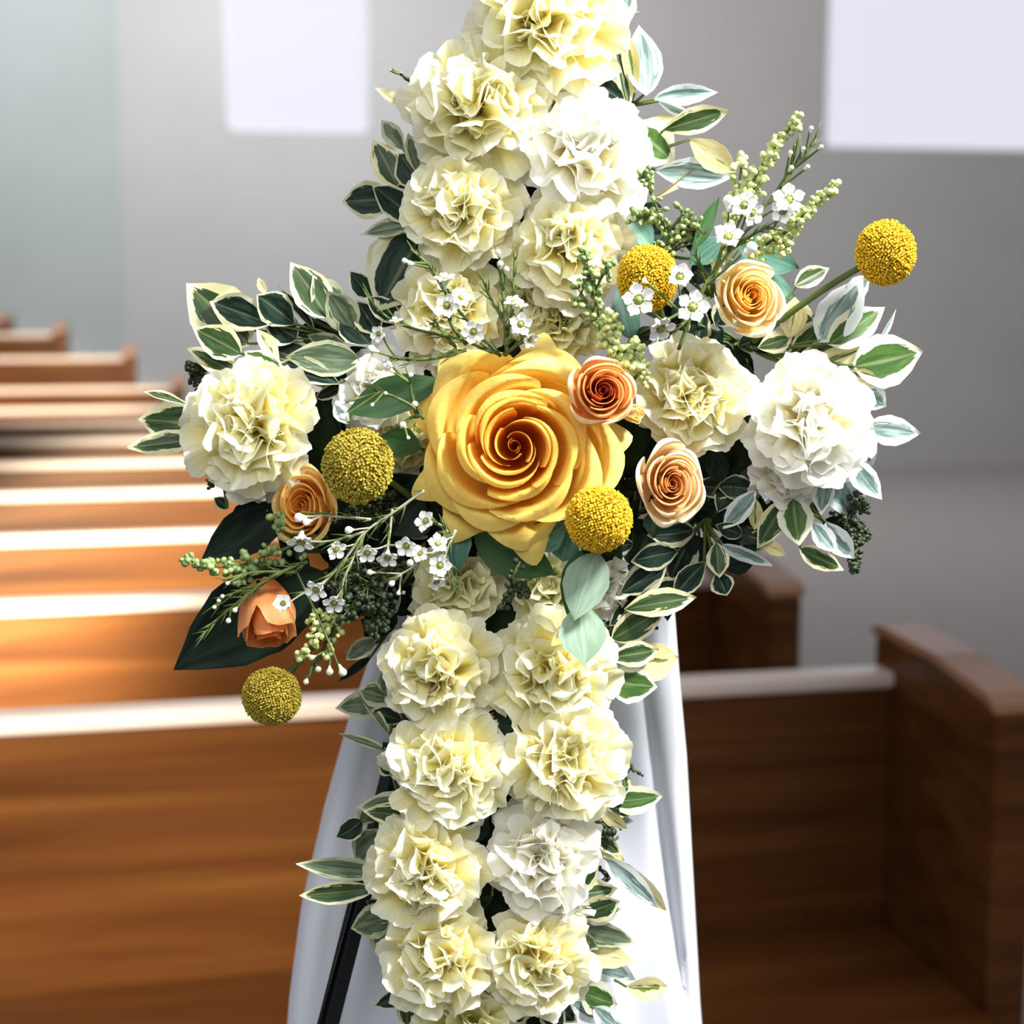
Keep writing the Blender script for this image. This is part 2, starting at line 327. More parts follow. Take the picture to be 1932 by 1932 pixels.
# ------------------------------------------------------------ pews
def ray(px, py, z):
    d = fwd + right*((px-966)/F) + up*((966-py)/F); return CAM + d*((z-CH)/d.z)
p_end = ray(1668, 1190, 0.91); XE = p_end.x; Y1 = ray(1300, 1290, 0.85).y
def pew(x0, x1, y, z0, label, group, depth=0.33, lend=True):
    e = bpy.data.objects.new('pew', None); C.objects.link(e); e.location = ((x0+x1)/2, y, z0)
    tag(e, label, 'pew', group); h = (x1-x0)/2
    bk = boxobj('backrest', 'wood', e, -h, h, 0.0, 0.035, 0.30, 0.825)
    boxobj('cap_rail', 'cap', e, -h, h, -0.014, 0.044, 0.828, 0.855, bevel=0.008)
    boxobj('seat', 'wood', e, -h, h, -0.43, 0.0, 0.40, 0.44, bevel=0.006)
    for sgn in ([-1, 1] if lend else [1]):
        xx = sgn*h
        pr = [(-depth, 0), (0.07, 0), (0.07, 0.895), (0.04, 0.905), (-0.15, 0.90), (-depth+0.03, 0.882), (-depth, 0.87)]
        a, b_ = (xx, xx+0.062) if sgn > 0 else (xx-0.062, xx)
        n = len(pr); v = [(a, p[0], p[1]) for p in pr]+[(b_, p[0], p[1]) for p in pr]
        f = [tuple(range(n)), tuple(reversed(range(n, 2*n)))]+[(i, n+i, n+(i+1) % n, (i+1) % n) for i in range(n)]
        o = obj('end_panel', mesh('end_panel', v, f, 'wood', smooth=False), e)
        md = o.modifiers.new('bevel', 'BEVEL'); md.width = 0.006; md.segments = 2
        # moulding along the top of the end panel, its highlight put into the colour
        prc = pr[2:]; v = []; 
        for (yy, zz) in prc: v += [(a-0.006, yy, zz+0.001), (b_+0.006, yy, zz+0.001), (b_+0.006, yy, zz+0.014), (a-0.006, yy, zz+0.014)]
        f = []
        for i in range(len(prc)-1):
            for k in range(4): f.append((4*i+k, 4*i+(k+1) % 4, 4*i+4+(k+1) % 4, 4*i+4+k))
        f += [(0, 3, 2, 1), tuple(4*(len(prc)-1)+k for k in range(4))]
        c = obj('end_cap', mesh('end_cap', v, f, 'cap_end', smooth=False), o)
    return e
names = ['nearest oak pew, its pale cap rail crossing behind the white cloth', 'second oak pew from the front, its white tipped end right of the cloth',
         'third oak pew, brightly lit, left of the orange rosebud', 'fourth oak pew, brightly lit, left of the left hand carnation',
         'fifth oak pew, glowing orange just under the leftmost leaves', 'sixth oak pew, darker brown, level with the leftmost leaves',
         'seventh oak pew, blurred dark brown, seen at the left edge', 'eighth oak pew, blurred, last low row before the raised pews']
for i, nm in enumerate(names):
    pew(-2.6, XE-0.0, Y1+0.86*i, 0.0, nm, 'oak pews in rows across the nave')
# raised rows at the far left, only their right ends show above the others
far = [(352, 706, 8.80, 'farthest pew block end, low and dark, beside the left foliage'), (262, 650, 9.28, 'raised pew end with a pale top, left of the corner of the walls'),
       (135, 607, 9.76, 'raised pew end with an orange side and pale top, second from the left edge'), (32, 590, 10.24, 'raised pew end with a golden top at the left edge')]
for k, (px, py, y, nm) in enumerate(far):
    X = bx(px, y); Z = bz(px, py, y) - 0.92
    o = struct('floor_step', 'floor', -3.0, X+0.15, y-0.41, y+0.07, 0.0, Z); o['label'] = 'step under the raised pews'
    pew(X-1.5, X-0.08, y, Z, nm, 'raised pews at the far left', depth=0.30, lend=False)

# ------------------------------------------------------------ cloth, stand, easel
def lerp_tab(tab, y):
    for (a, b_), (c_, d_) in zip(tab, tab[1:]):
        if y <= c_: return b_+(d_-b_)*(y-a)/(c_-a)
    return tab[-1][1]
LT = [(1130, 712), (1263, 683), (1390, 640), (1560, 592), (1750, 548), (1932, 524), (2600, 470), (5200, 380)]
RT = [(1130, 1284), (1300, 1298), (1450, 1312), (1700, 1326), (1932, 1338), (2600, 1390), (5200, 1480)]
root_cloth = M4
def cloth_pt(u, y, w0=-0.11):
    l, r = lerp_tab(LT, y), lerp_tab(RT, y); k = min(1, max(0, (y-1130)/800)) 
    x = l+(r-l)*u
    e = abs(2*u-1)
    fold = 0
    for c0, c1, amp, wd in ((0.84, 0.955, -0.016, 0.020), (0.905, 0.985, 0.006, 0.02), (0.16, 0.15, -0.010, 0.022), (0.27, 0.30, 0.012, 0.025), (0.55, 0.6, 0.006, 0.06), (0.72, 0.78, 0.006, 0.035), (0.07, 0.07, 0.006, 0.02)):
        c_ = c0+(c1-c0)*k; fold += amp*math.exp(-((u-c_)/wd)**2)*(0.25+0.35*k)
    w = w0 + fold - 0.07*max(0, (e-0.90)/0.10)**2 + 0.003*noise.noise(Vector((u*4, y*0.004, 0)))
    return Vector(((x-966)/F*(1-w0), (966-y)/F*(1-w0), w))
vs = []; NU = 90; rows = []
for k in range(8):        # falls over the back of the stand
    rows.append((1130, -0.11-0.16*(1-k/8)))
ys = [1130+12*i for i in range(68)]+[1950+160*i for i in range(14)]
for (y, w0) in rows:
    for j in range(NU+1):
        p = cloth_pt(j/NU, y); p.z += (w0+0.11); p.y += 0.006*math.sin(math.pi*(w0+0.27)/0.16); vs.append(p)
for y in ys:
    for j in range(NU+1): vs.append(cloth_pt(j/NU, y))
cl = obj('cloth', mesh('cloth', vs, grid_faces(len(rows)+len(ys)-1, NU), 'cloth')); cl.matrix_world = M4
md = cl.modifiers.new('s', 'SOLIDIFY'); md.thickness = 0.0015
tag(cl, 'white ribbed cloth draped down behind the lower half of the flower cross', 'cloth')
# board stand under the cloth
st = bpy.data.objects.new('display_stand', None); C.objects.link(st); st.location = (M4 @ Vector((0.01, 0, -0.2))).xy.to_3d(); st.rotation_euler = (0, 0, -YAW)
tag(st, 'narrow wooden stand hidden under the white cloth', 'stand')
boxobj('stand_top', 'wood', st, -0.10, 0.11, 0.05, 0.16, 1.20, 1.225)
boxobj('stand_column', 'wood', st, -0.09, 0.10, 0.06, 0.15, 0.0, 1.20)

ez = bpy.data.objects.new('easel', None); C.objects.link(ez); ez.matrix_world = M4 @ Matrix.Translation(L(850, 1500, -0.06))
tag(ez, 'black metal easel whose left leg slants down over the white cloth', 'easel')
def rod(name, a, b_, r, parent, off, n=4, m='black'):
    vs, fs = [], []; tube(vs, fs, [a-off, a.lerp(b_, 0.5)-off, b_-off], r, n=n); o = obj(name, mesh(name, vs, fs, m, smooth=n > 4), parent)
    return o
off = L(850, 1500, -0.06)
def ext(a, b_, k): return a + (b_-a)*k
A, B = L(772, 1330, -0.055), L(619, 1932, -0.062)
rod('leg', A, ext(A, B, 2.9), 0.0072, ez, off)
A2, B2 = L(722, 1500, -0.052), L(601, 1932, -0.058)
o = rod('rail_edge', A2, ext(A2, B2, 3.4), 0.0013, ez, off, 6); 
rod('leg', L(985, 1300, -0.07), L(985, 4600, -0.30), 0.006, ez, off, 8)
rod('mast', L(966, 300, -0.062), L(966, 1500, -0.062), 0.006, ez, off, 8)
rod('cross_bar', L(640, 830, -0.062), L(1330, 830, -0.062), 0.006, ez, off, 8)
rod('hook', L(1150, 1560, -0.06), L(1060, 1560, -0.04), 0.004, ez, off, 8)
# ------------------------------------------------------------ foam cross
fm = bpy.data.objects.new('floral_foam', None); C.objects.link(fm); fm.matrix_world = M4
tag(fm, 'dark wet floral foam cross hidden under the flowers', 'floral foam')
def lbox(x0, x1, y0, y1, w0, w1):
    return ((x0-966)*PX, (x1-966)*PX, (966-y1)*PX, (966-y0)*PX, w0, w1)
boxobj('upright_block', 'foam', fm, *lbox(880, 1050, 20, 2000, -0.050, -0.012), bevel=0.008)
boxobj('cross_block', 'foam', fm, *lbox(470, 1500, 735, 900, -0.049, -0.013), bevel=0.008)
boxobj('centre_block', 'foam', fm, *lbox(800, 1180, 700, 1080, -0.045, -0.004), bevel=0.01)

# ------------------------------------------------------------ carnations
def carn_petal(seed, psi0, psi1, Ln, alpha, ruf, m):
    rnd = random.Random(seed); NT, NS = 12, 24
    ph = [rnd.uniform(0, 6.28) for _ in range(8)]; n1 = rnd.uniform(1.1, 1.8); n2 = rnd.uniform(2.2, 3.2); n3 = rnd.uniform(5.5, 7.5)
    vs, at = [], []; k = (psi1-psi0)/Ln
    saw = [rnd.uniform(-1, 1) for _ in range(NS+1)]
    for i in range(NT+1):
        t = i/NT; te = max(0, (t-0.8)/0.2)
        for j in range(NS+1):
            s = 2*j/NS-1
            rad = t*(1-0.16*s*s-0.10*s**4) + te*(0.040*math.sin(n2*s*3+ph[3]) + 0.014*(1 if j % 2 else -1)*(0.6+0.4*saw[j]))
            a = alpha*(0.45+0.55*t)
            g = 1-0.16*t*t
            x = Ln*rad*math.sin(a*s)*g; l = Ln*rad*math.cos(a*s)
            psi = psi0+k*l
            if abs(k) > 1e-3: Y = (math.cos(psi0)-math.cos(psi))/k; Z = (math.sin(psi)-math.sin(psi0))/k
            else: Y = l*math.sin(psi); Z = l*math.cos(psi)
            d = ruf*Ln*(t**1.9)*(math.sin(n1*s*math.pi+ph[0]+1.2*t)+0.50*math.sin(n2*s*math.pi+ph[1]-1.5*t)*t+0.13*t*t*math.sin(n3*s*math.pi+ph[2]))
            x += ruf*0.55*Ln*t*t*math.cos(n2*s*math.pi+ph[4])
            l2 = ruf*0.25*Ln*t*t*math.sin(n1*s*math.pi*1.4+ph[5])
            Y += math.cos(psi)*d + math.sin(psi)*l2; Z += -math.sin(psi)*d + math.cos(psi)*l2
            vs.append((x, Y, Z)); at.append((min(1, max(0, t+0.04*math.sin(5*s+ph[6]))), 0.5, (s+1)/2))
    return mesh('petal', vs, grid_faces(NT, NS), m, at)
LAYERS = [  # psi0, psi1, length, alpha, ruffle, count
    (72, 104, 1.00, 46, 0.075, 6), (60, 90, 0.97, 46, 0.09, 6), (46, 74, 0.92, 46, 0.11, 6), (30, 58, 0.86, 48, 0.14, 6), (14, 44, 0.80, 50, 0.17, 6), (4, 30, 0.74, 50, 0.20, 5), (0, 16, 0.68, 52, 0.24, 3)]
PET = {}
def petal_set(m):
    if m not in PET:
        PET[m] = [[carn_petal(hash((li, v)) % 9999 + 17*li+v, R(p0+2*v), R(p1-4*v), Ln, R(al), rf, m) for v in range(5)] for li, (p0, p1, Ln, al, rf, n) in enumerate(LAYERS)]
    return PET[m]
# calyx
vs, fs = [], []
tube(vs, fs, [Vector((0, 0, z)) for z in (-1.05, -0.62, -0.55, -0.30, 0.02)], 0.10, 0.10, 8)
rr = [0.05, 0.06, 0.16, 0.17, 0.22]
for i in range(5):
    for k_ in range(8): v = vs[i*8+k_]; r_ = rr[i]/0.10; vs[i*8+k_] = Vector((v.x*r_, v.y*r_, v.z))
CALYX = mesh('calyx', vs, fs, 'calyx')
def carnation(px, py, rpx, label, m='carn', tilt=(0, 0), w=0.004, flat=1.0, seed=0):
    rnd = random.Random(seed*31+7); r_ = rpx*1.14*PX
    e = root('carnation', orient(L(px, py, w), (tilt[0], tilt[1], 1.0), rnd.uniform(0, 6.28)))
    e.scale = e.scale*1.0
    tag(e, label, 'carnation', 'cream carnations covering the cross')
    sets = petal_set(m); sc = r_*0.98
    for li, (p0, p1, Ln, al, rf, n) in enumerate(LAYERS):
        o0 = rnd.uniform(0, 6.28)
        for k_ in range(n):
            a = o0+2*math.pi*k_/n+rnd.uniform(-0.22, 0.22)
            s_ = sc*rnd.uniform(0.90, 1.05)
            off_ = Vector((rnd.uniform(-.04, .04), rnd.uniform(-.04, .04), 0))*sc*(1+li*0.9)
            mm = Matrix.Translation(off_) @ Matrix.Rotation(a, 4, 'Z') @ Matrix.Rotation(rnd.uniform(-0.13, 0.13), 4, 'X') @ Matrix.Rotation(rnd.uniform(-0.2, 0.2), 4, 'Y') @ Matrix.Diagonal((s_, s_, s_*flat, 1))
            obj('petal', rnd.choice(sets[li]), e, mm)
    obj('calyx', CALYX, e, Matrix.Scale(sc, 4))
    return e
CARN = [
 (1032, 50, 148, 'big cream carnation at the very top, cut off by the upper edge', 'carn', (0.05, 0.25), 0.006),
 (905, 205, 132, 'cream carnation below the top one, on its left side', 'carn', (-0.18, 0.12), 0.010),
 (1015, 185, 88, 'small cream carnation wedged between the upper three large ones', 'carn', (0.0, 0.3), -0.008),
 (1105, 300, 126, 'large white carnation on the right of the upper arm', 'carn_white', (0.16, 0.12), 0.012),
 (875, 395, 112, 'cream carnation at the left of the upper arm beside dark leaves', 'carn', (-0.2, 0.0), 0.008),
 (1070, 465, 112, 'cream carnation with a golden heart above the centre rose and pale buds', 'carn', (0.08, -0.10), 0.010),
 (850, 585, 112, 'cream carnation behind the tangle of white waxflower stems', 'carn', (-0.1, 0.0), -0.008),
 (985, 575, 72, 'small cream carnation peeping between waxflower stems above the rose', 'carn', (0.0, 0.2), -0.014),
 (1062, 615, 76, 'small yellow cream carnation directly above the large rose', 'carn_green', (0.05, 0.2), -0.008),
 (715, 740, 86, 'white carnation mostly hidden by a green leaf, left of the rose', 'carn_white', (-0.2, 0.1), -0.010),
 (765, 830, 66, 'greenish cream carnation tucked behind the left of the large rose', 'carn_green', (-0.2, 0.0), -0.014),
 (483, 808, 126, 'cream carnation at the end of the left arm', 'carn', (-0.10, 0.02), 0.012),
 (500, 885, 72, 'pale carnation hanging under the left arm carnation', 'carn_white', (-0.2, -0.7), -0.006),
 (1305, 745, 112, 'cream carnation with golden folds right of the small orange rose', 'carn', (0.05, 0.10), 0.004),
 (1522, 800, 124, 'largest white carnation, at the end of the right arm', 'carn_white', (0.16, 0.10), 0.012),
 (1492, 885, 76, 'white carnation tucked under the one at the end of the right arm', 'carn_white', (0.15, -0.7), -0.004),
 (862, 1105, 92, 'shaded cream carnation below the large rose, on the left', 'carn_green', (-0.1, 0.1), -0.010),
 (1040, 1110, 84, 'shaded cream carnation below the large rose, behind powdery leaves', 'carn_green', (0.0, 0.1), -0.012),
 (1130, 1105, 66, 'pale carnation edge right of the hanging powdery leaves', 'carn_white', (0.3, 0.1), -0.014),
 (828, 1262, 112, 'cream carnation at the left of the top row of the lower arm', 'carn', (-0.14, 0.0), 0.010),
 (1040, 1262, 118, 'cream carnation at the right of the top row, under the powdery leaf tip', 'carn', (0.12, 0.0), 0.006),
 (850, 1445, 118, 'cream carnation on the left of the middle of the lower arm', 'carn', (-0.12, -0.05), 0.010),
 (1068, 1435, 120, 'cream carnation on the right of the middle of the lower arm', 'carn', (0.12, 0.0), 0.010),
 (808, 1635, 112, 'cream carnation on the left, beside the two leaves crossing the easel leg', 'carn', (-0.16, 0.0), 0.012),
 (1022, 1612, 110, 'white carnation on the right, opposite the leaves crossing the easel leg', 'carn_white', (0.10, 0.05), 0.008),
 (1045, 1715, 70, 'white carnation half hidden between two larger ones low on the right', 'carn_white', (0.3, 0.0), -0.002),
 (832, 1800, 114, 'cream carnation low on the left, last full one of its side', 'carn', (-0.12, 0.0), 0.010),
 (1008, 1808, 104, 'cream carnation low on the right, last full one of its side', 'carn', (0.08, -0.05), 0.010),
 (880, 1950, 104, 'cream carnation cut off by the bottom edge', 'carn_green', (0.0, 0.1), 0.004),
]
for i, c_ in enumerate(CARN): carnation(*c_, seed=i)

# ------------------------------------------------------------ roses
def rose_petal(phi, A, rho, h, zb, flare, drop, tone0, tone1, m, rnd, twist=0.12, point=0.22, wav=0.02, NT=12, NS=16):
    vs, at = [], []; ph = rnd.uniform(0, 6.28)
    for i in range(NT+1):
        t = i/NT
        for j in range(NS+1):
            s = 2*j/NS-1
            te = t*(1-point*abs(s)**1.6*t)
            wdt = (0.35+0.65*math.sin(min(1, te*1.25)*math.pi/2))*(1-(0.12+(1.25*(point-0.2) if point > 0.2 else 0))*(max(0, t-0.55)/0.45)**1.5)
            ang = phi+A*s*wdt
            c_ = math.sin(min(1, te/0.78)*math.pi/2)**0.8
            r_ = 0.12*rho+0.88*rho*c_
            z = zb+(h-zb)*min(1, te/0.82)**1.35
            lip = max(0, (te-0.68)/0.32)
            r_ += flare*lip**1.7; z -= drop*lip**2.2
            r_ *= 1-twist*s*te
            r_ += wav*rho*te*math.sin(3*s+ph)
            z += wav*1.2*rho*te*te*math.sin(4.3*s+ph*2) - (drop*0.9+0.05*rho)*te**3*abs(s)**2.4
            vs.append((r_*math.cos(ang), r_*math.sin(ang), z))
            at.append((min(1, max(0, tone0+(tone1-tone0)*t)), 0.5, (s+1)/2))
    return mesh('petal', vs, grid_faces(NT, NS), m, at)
def rose(name, px, py, rpx, rings, label, m, cat, tilt=(0, 0), w=0.02, seed=1, spin=0, group=None, depth=0.75, squash=(1, 1)):
    rnd = random.Random(seed); r_ = rpx*PX
    e = root(name, orient(L(px, py, w), (tilt[0], tilt[1], 1), spin, 1.0)); tag(e, label, cat, group)
    for (n, rho, h, flare, drop, A, t0, t1, point, tw, wav) in rings:
        o0 = rnd.uniform(0, 6.28); fixed = n if isinstance(n, tuple) else None
        for k_ in range(len(n) if fixed else n):
            me = rose_petal(R(fixed[k_]) if fixed else o0+2*math.pi*k_/n+rnd.uniform(-.12, .12), R(A)*rnd.uniform(.92, 1.08), rho*r_*rnd.uniform(.94, 1.06), h*r_*rnd.uniform(.96, 1.04), -depth*r_*(0.5+0.5*rho),
                            flare*r_, drop*r_, t0, t1, m, rnd, tw, point, wav)
            obj('petal', me, e, Matrix.Diagonal((squash[0], squash[1], 1, 1)))
    vs, fs = [], []; tube(vs, fs, [Vector((0, 0, -depth*r_*1.0)), Vector((0, 0, -depth*r_-(0.006 if tilt[1] < -1 else 0.03)))], 0.0025, n=7)
    obj('stem', mesh('stem', vs, fs, 'stem'), e)
    return e
#        n  rho   h     flare drop  A   t0   t1   point twist wav
BIG = [(2, .05, .31, .00, .00, 125, .30, .44, .05, .35, .06), (2, .14, .33, .01, .00, 105, .26, .46, .05, .40, .06), (3, .24, .34, .04, .01, 92, .24, .52, .10, .34, .05), (3, .34, .35, .07, .03, 80, .22, .66, .12, .26, .035),
       (4, .43, .33, .10, .06, 66, .22, .80, .16, .22, .035), (4, .56, .25, .15, .10, 64, .3, .92, .20, .16, .04), (4, .68, .14, .20, .13, 62, .4, .98, .26, .12, .045), (5, .80, .02, .20, .13, 50, .5, 1.0, .30, .08, .04), ((76, 5, -28, -80, 206, 158, 131, 235), .84, -.10, .28, .12, 36, .6, 1.0, .46, .05, .03)]
rose('rose', 972, 842, 192, BIG, 'large open yellow rose at the centre of the cross', 'rose', 'rose', (-0.03, -0.02), 0.040, 5, squash=(1.0, 1.0))
SM = [(2, .09, .48, .0, .0, 115, .0, .3, .05, .3, .03), (3, .19, .52, .01, .0, 95, .03, .42, .08, .28, .04), (3, .30, .54, .03, .01, 85, .08, .55, .1, .22, .04), (4, .43, .52, .05, .03, 68, .16, .72, .12, .18, .04),
      (4, .58, .44, .09, .06, 60, .3, .88, .14, .12, .05), (5, .74, .30, .14, .09, 50, .45, 1.0, .2, .1, .06)]
g = 'small spray roses around the large rose'
rose('spray_rose', 1133, 742, 72, SM, 'small orange rose with a dark red heart, touching the large rose', 'rose_orange', 'rose', (0.1, 0.1), 0.060, 3, group=g)
rose('spray_rose', 1408, 566, 82, SM, 'small lemon and peach rose, upper right beside waxflowers', 'rose_lemon', 'rose', (0.15, 0.1), 0.036, 8, group=g, squash=(.92, 1))
rose('spray_rose', 1262, 915, 84, SM, 'small peach rose right of the big rose, under a cream carnation', 'rose_peach', 'rose', (0.12, 0.05), 0.030, 12, group=g, squash=(.88, 1.05))
rose('spray_rose', 582, 958, 80, SM, 'small apricot rose left, below the olive billy button', 'rose_apricot', 'rose', (-0.35, 0.1), 0.020, 15, group=g, squash=(.9, 1.1))
MT['rose_coral'] = petal_mat('coral_orange_petal', [(0.0, (0.50, 0.09, 0.02)), (0.5, (0.80, 0.24, 0.06)), (1.0, (0.92, 0.48, 0.20))], 0.3, 0.16)
BUD = [(2, .10, .75, .0, .0, 110, .0, .4, .2, .3, .03), (3, .22, .80, .0, .0, 95, .1, .55, .25, .25, .05), (3, .36, .78, .0, -.02, 85, .2, .75, .3, .2, .05), (4, .50, .70, .03, .0, 62, .3, .95, .35, .12, .06)]
rose('spray_rose', 500, 1130, 104, BUD, 'closed orange rosebud pointing down over a black leaf', 'rose_coral', 'rose', (0.32, -2.0), 0.022, 22, group=g, depth=0.55)
rose('spray_rose', 1185, 778, 34, BUD, 'tiny yellow rosebud peeping out right of the small orange rose', 'rose_lemon', 'rose', (1.6, -0.25), 0.036, 25, group=g, depth=0.6)

# ------------------------------------------------------------ billy buttons
def floret_mesh(r_, m, seed):
    rnd = random.Random(seed); vs, fs, at = [], [], []; n = 1500; ga = math.pi*(3-5**.5)
    for i in range(n):
        z = 1-2*(i+.5)/n; q = math.sqrt(1-z*z); d = Vector((q*math.cos(ga*i), q*math.sin(ga*i), z))
        d = (d+Vector((rnd.gauss(0, .012), rnd.gauss(0, .012), rnd.gauss(0, .012)))).normalized()
        x = d.orthogonal().normalized(); y = d.cross(x); rr_ = r_*0.043*rnd.uniform(.85, 1.1); hh = r_*rnd.uniform(.985, 1.055); b0 = len(vs)
        for (k2, rad, ht, tn) in ((0, rr_*.9, r_*.93, 0.0), (1, rr_, hh-.015*r_, .75), (2, rr_*.45, hh-(.02 if rnd.random() < .6 else -.02)*r_, 0.3 if rnd.random() < .6 else 1)):
            for c_ in range(5):
                th = 2*math.pi*c_/5+i; vs.append(d*ht+x*(rad*math.cos(th))+y*(rad*math.sin(th))); at.append((tn, 0, 0))
        for lay in (0, 1):
            for c_ in range(5): fs.append((b0+lay*5+c_, b0+lay*5+(c_+1) % 5, b0+lay*5+5+(c_+1) % 5, b0+lay*5+5+c_))
        fs.append(tuple(b0+10+c_ for c_ in range(5)))
    return mesh('florets', vs, fs, m, at, smooth=False)
FL = {k_: floret_mesh(1.0, k_, 4) for k_ in ('billy', 'billy_olive')}
vs, fs = [], []; blob(vs, fs, Vector((0, 0, 0)), 0.95, el=1.0, n=20, rings=13); CORE = mesh('core', vs, fs, 'billy_core')
def billy(px, py, rx, ry, to, label, m='billy', w=0.03, wend=-0.01):
    c_ = L(px, py, w); e = root('billy_button', Matrix.Translation(c_)); tag(e, label, 'billy button', 'round billy button flower heads')
    sx, sy = rx*PX*(1-w), ry*PX*(1-w); ang = math.atan2(-(to[1]-py), to[0]-px)
    D = Matrix.Rotation(random.uniform(-0.3, 0.3), 4, 'Z') @ Matrix.Diagonal((sx, sy, (sx+sy)/2, 1))
    o = obj('head', CORE, e, D)
    f = obj('floret_cover', FL[m], o, Matrix.Rotation(random.uniform(0, 3), 4, 'X')); f['kind'] = 'stuff'
    a = Vector((0, 0, 0)); b_ = L(to[0], to[1], wend)-c_; vs, fs = [], []
    tube(vs, fs, curve_pts(a, b_, (0, 0.003, 0)), 0.0019, 0.0022, 8); obj('stem', mesh('stem', vs, fs, 'stem'), e)
billy(675, 879, 66, 70, (800, 960), 'olive gold billy button between the left carnation and the large rose', 'billy_olive', 0.050)
billy(1222, 525, 56, 62, (1260, 640), 'golden billy button with waxflowers in front, above the small orange rose', 'billy', 0.030)
billy(1671, 477, 55, 60, (1420, 645), 'golden billy button standing out alone at the far right', 'billy', 0.030)
billy(1130, 980, 62, 61, (1080, 900), 'golden billy button under the right edge of the large rose', 'billy', 0.062)
billy(513, 1314, 55, 53, (640, 1170), 'olive billy button hanging lowest at the left', 'billy_olive', 0.025)

# ------------------------------------------------------------ leaves
def leaf_mesh(seed, m, wide=1.0, shape=0):
    rnd = random.Random(seed); NT, NS = 14, 8; vs, at = [], []
    fold = rnd.uniform(0.10, 0.30); droop = rnd.uniform(-0.10, 0.16); wav = rnd.uniform(0.01, 0.03); ph = rnd.uniform(0, 6); bend = rnd.uniform(-.05, .05)
    for i in range(NT+1):
        t = i/NT
        w_ = 0.5*(math.sin(math.pi*min(1, t**(0.80 if shape == 0 else 1.05))))**0.85 if 0 < t < 1 else 0.0
        w_ = max(w_, 0.02*(1-t)) if i < NT else 0.002
        w_ *= 1-0.25*max(0, t-0.75)/0.25
        for j in range(NS+1):
            s = 2*j/NS-1; x = w_*s*(1+0.03*math.sin(9*t*3+ph+s))
            z = fold*abs(x)*1.0 + droop*(t*(1-t)*1.6 - 0.5*t*t)*1.0 + wav*math.sin(7*t+ph)*s
            vs.append((x+bend*math.sin(math.pi*t), t, z))
            tipd = min(1, (1-t)*4.5)*min(1, 0.35+t*8)
            at.append((t, (1-abs(s)**1.1)*tipd, (s+1)/2))
    return mesh('leaf', vs, grid_faces(NT, NS), m, at)
LM = {}
def lm(m, i):
    key_ = (m, i)
    if key_ not in LM: LM[key_] = leaf_mesh(100+i*7, m, shape=i % 2)
    return LM[key_]
lrnd = random.Random(99)
def leaf_matrix(b_, t_, wpx, roll, org):
    d = t_-b_; Ln = d.length; y = d.normalized()
    z = Vector((0, 0, 1)); z = (z-y*z.dot(y)).normalized(); x = y.cross(z)
    m3 = Matrix((x, y, z)).transposed().to_4x4()
    return Matrix.Translation(b_-org) @ m3 @ Matrix.Rotation(R(roll), 4, 'Y') @ Matrix.Diagonal((wpx*PX*1.12, Ln, Ln*0.55, 1))
def sprig(name, label, cat, rt, leaves, w=0.0, m='lc', group=None, stem='stem', rstem=0.0011):
    org = L(rt[0], rt[1], w-0.015); e = root(name, Matrix.Translation(org)); tag(e, label, cat, group)
    vs, fs = [], []
    for lf in leaves:
        bx_, by_, tx, ty, wd = lf[:5]; k_ = dict(lf[5]) if len(lf) > 5 else {}
        ww = k_.get('w', w)+lrnd.uniform(-0.004, 0.004); dw = k_.get('dw', lrnd.uniform(-0.012, 0.010))
        b_ = L(bx_, by_, ww); t_ = L(tx, ty, ww+dw)
        roll = k_.get('roll', lrnd.uniform(-22, 22))
        obj('leaf', lm(k_.get('m', m), k_.get('v', lrnd.randrange(6))), e, leaf_matrix(b_, t_, wd, roll, org))
        mid_ = (b_-org)*0.5+Vector((0, 0, -0.002)); tube(vs, fs, [Vector((0, 0, 0)), mid_, b_-org+(t_-b_)*0.03], rstem*1.3, rstem*0.7, 5)
    obj('stem', mesh('stem', vs, fs, stem), e)
    return e
G = 'variegated foliage sprigs edging the cross'
D = dict
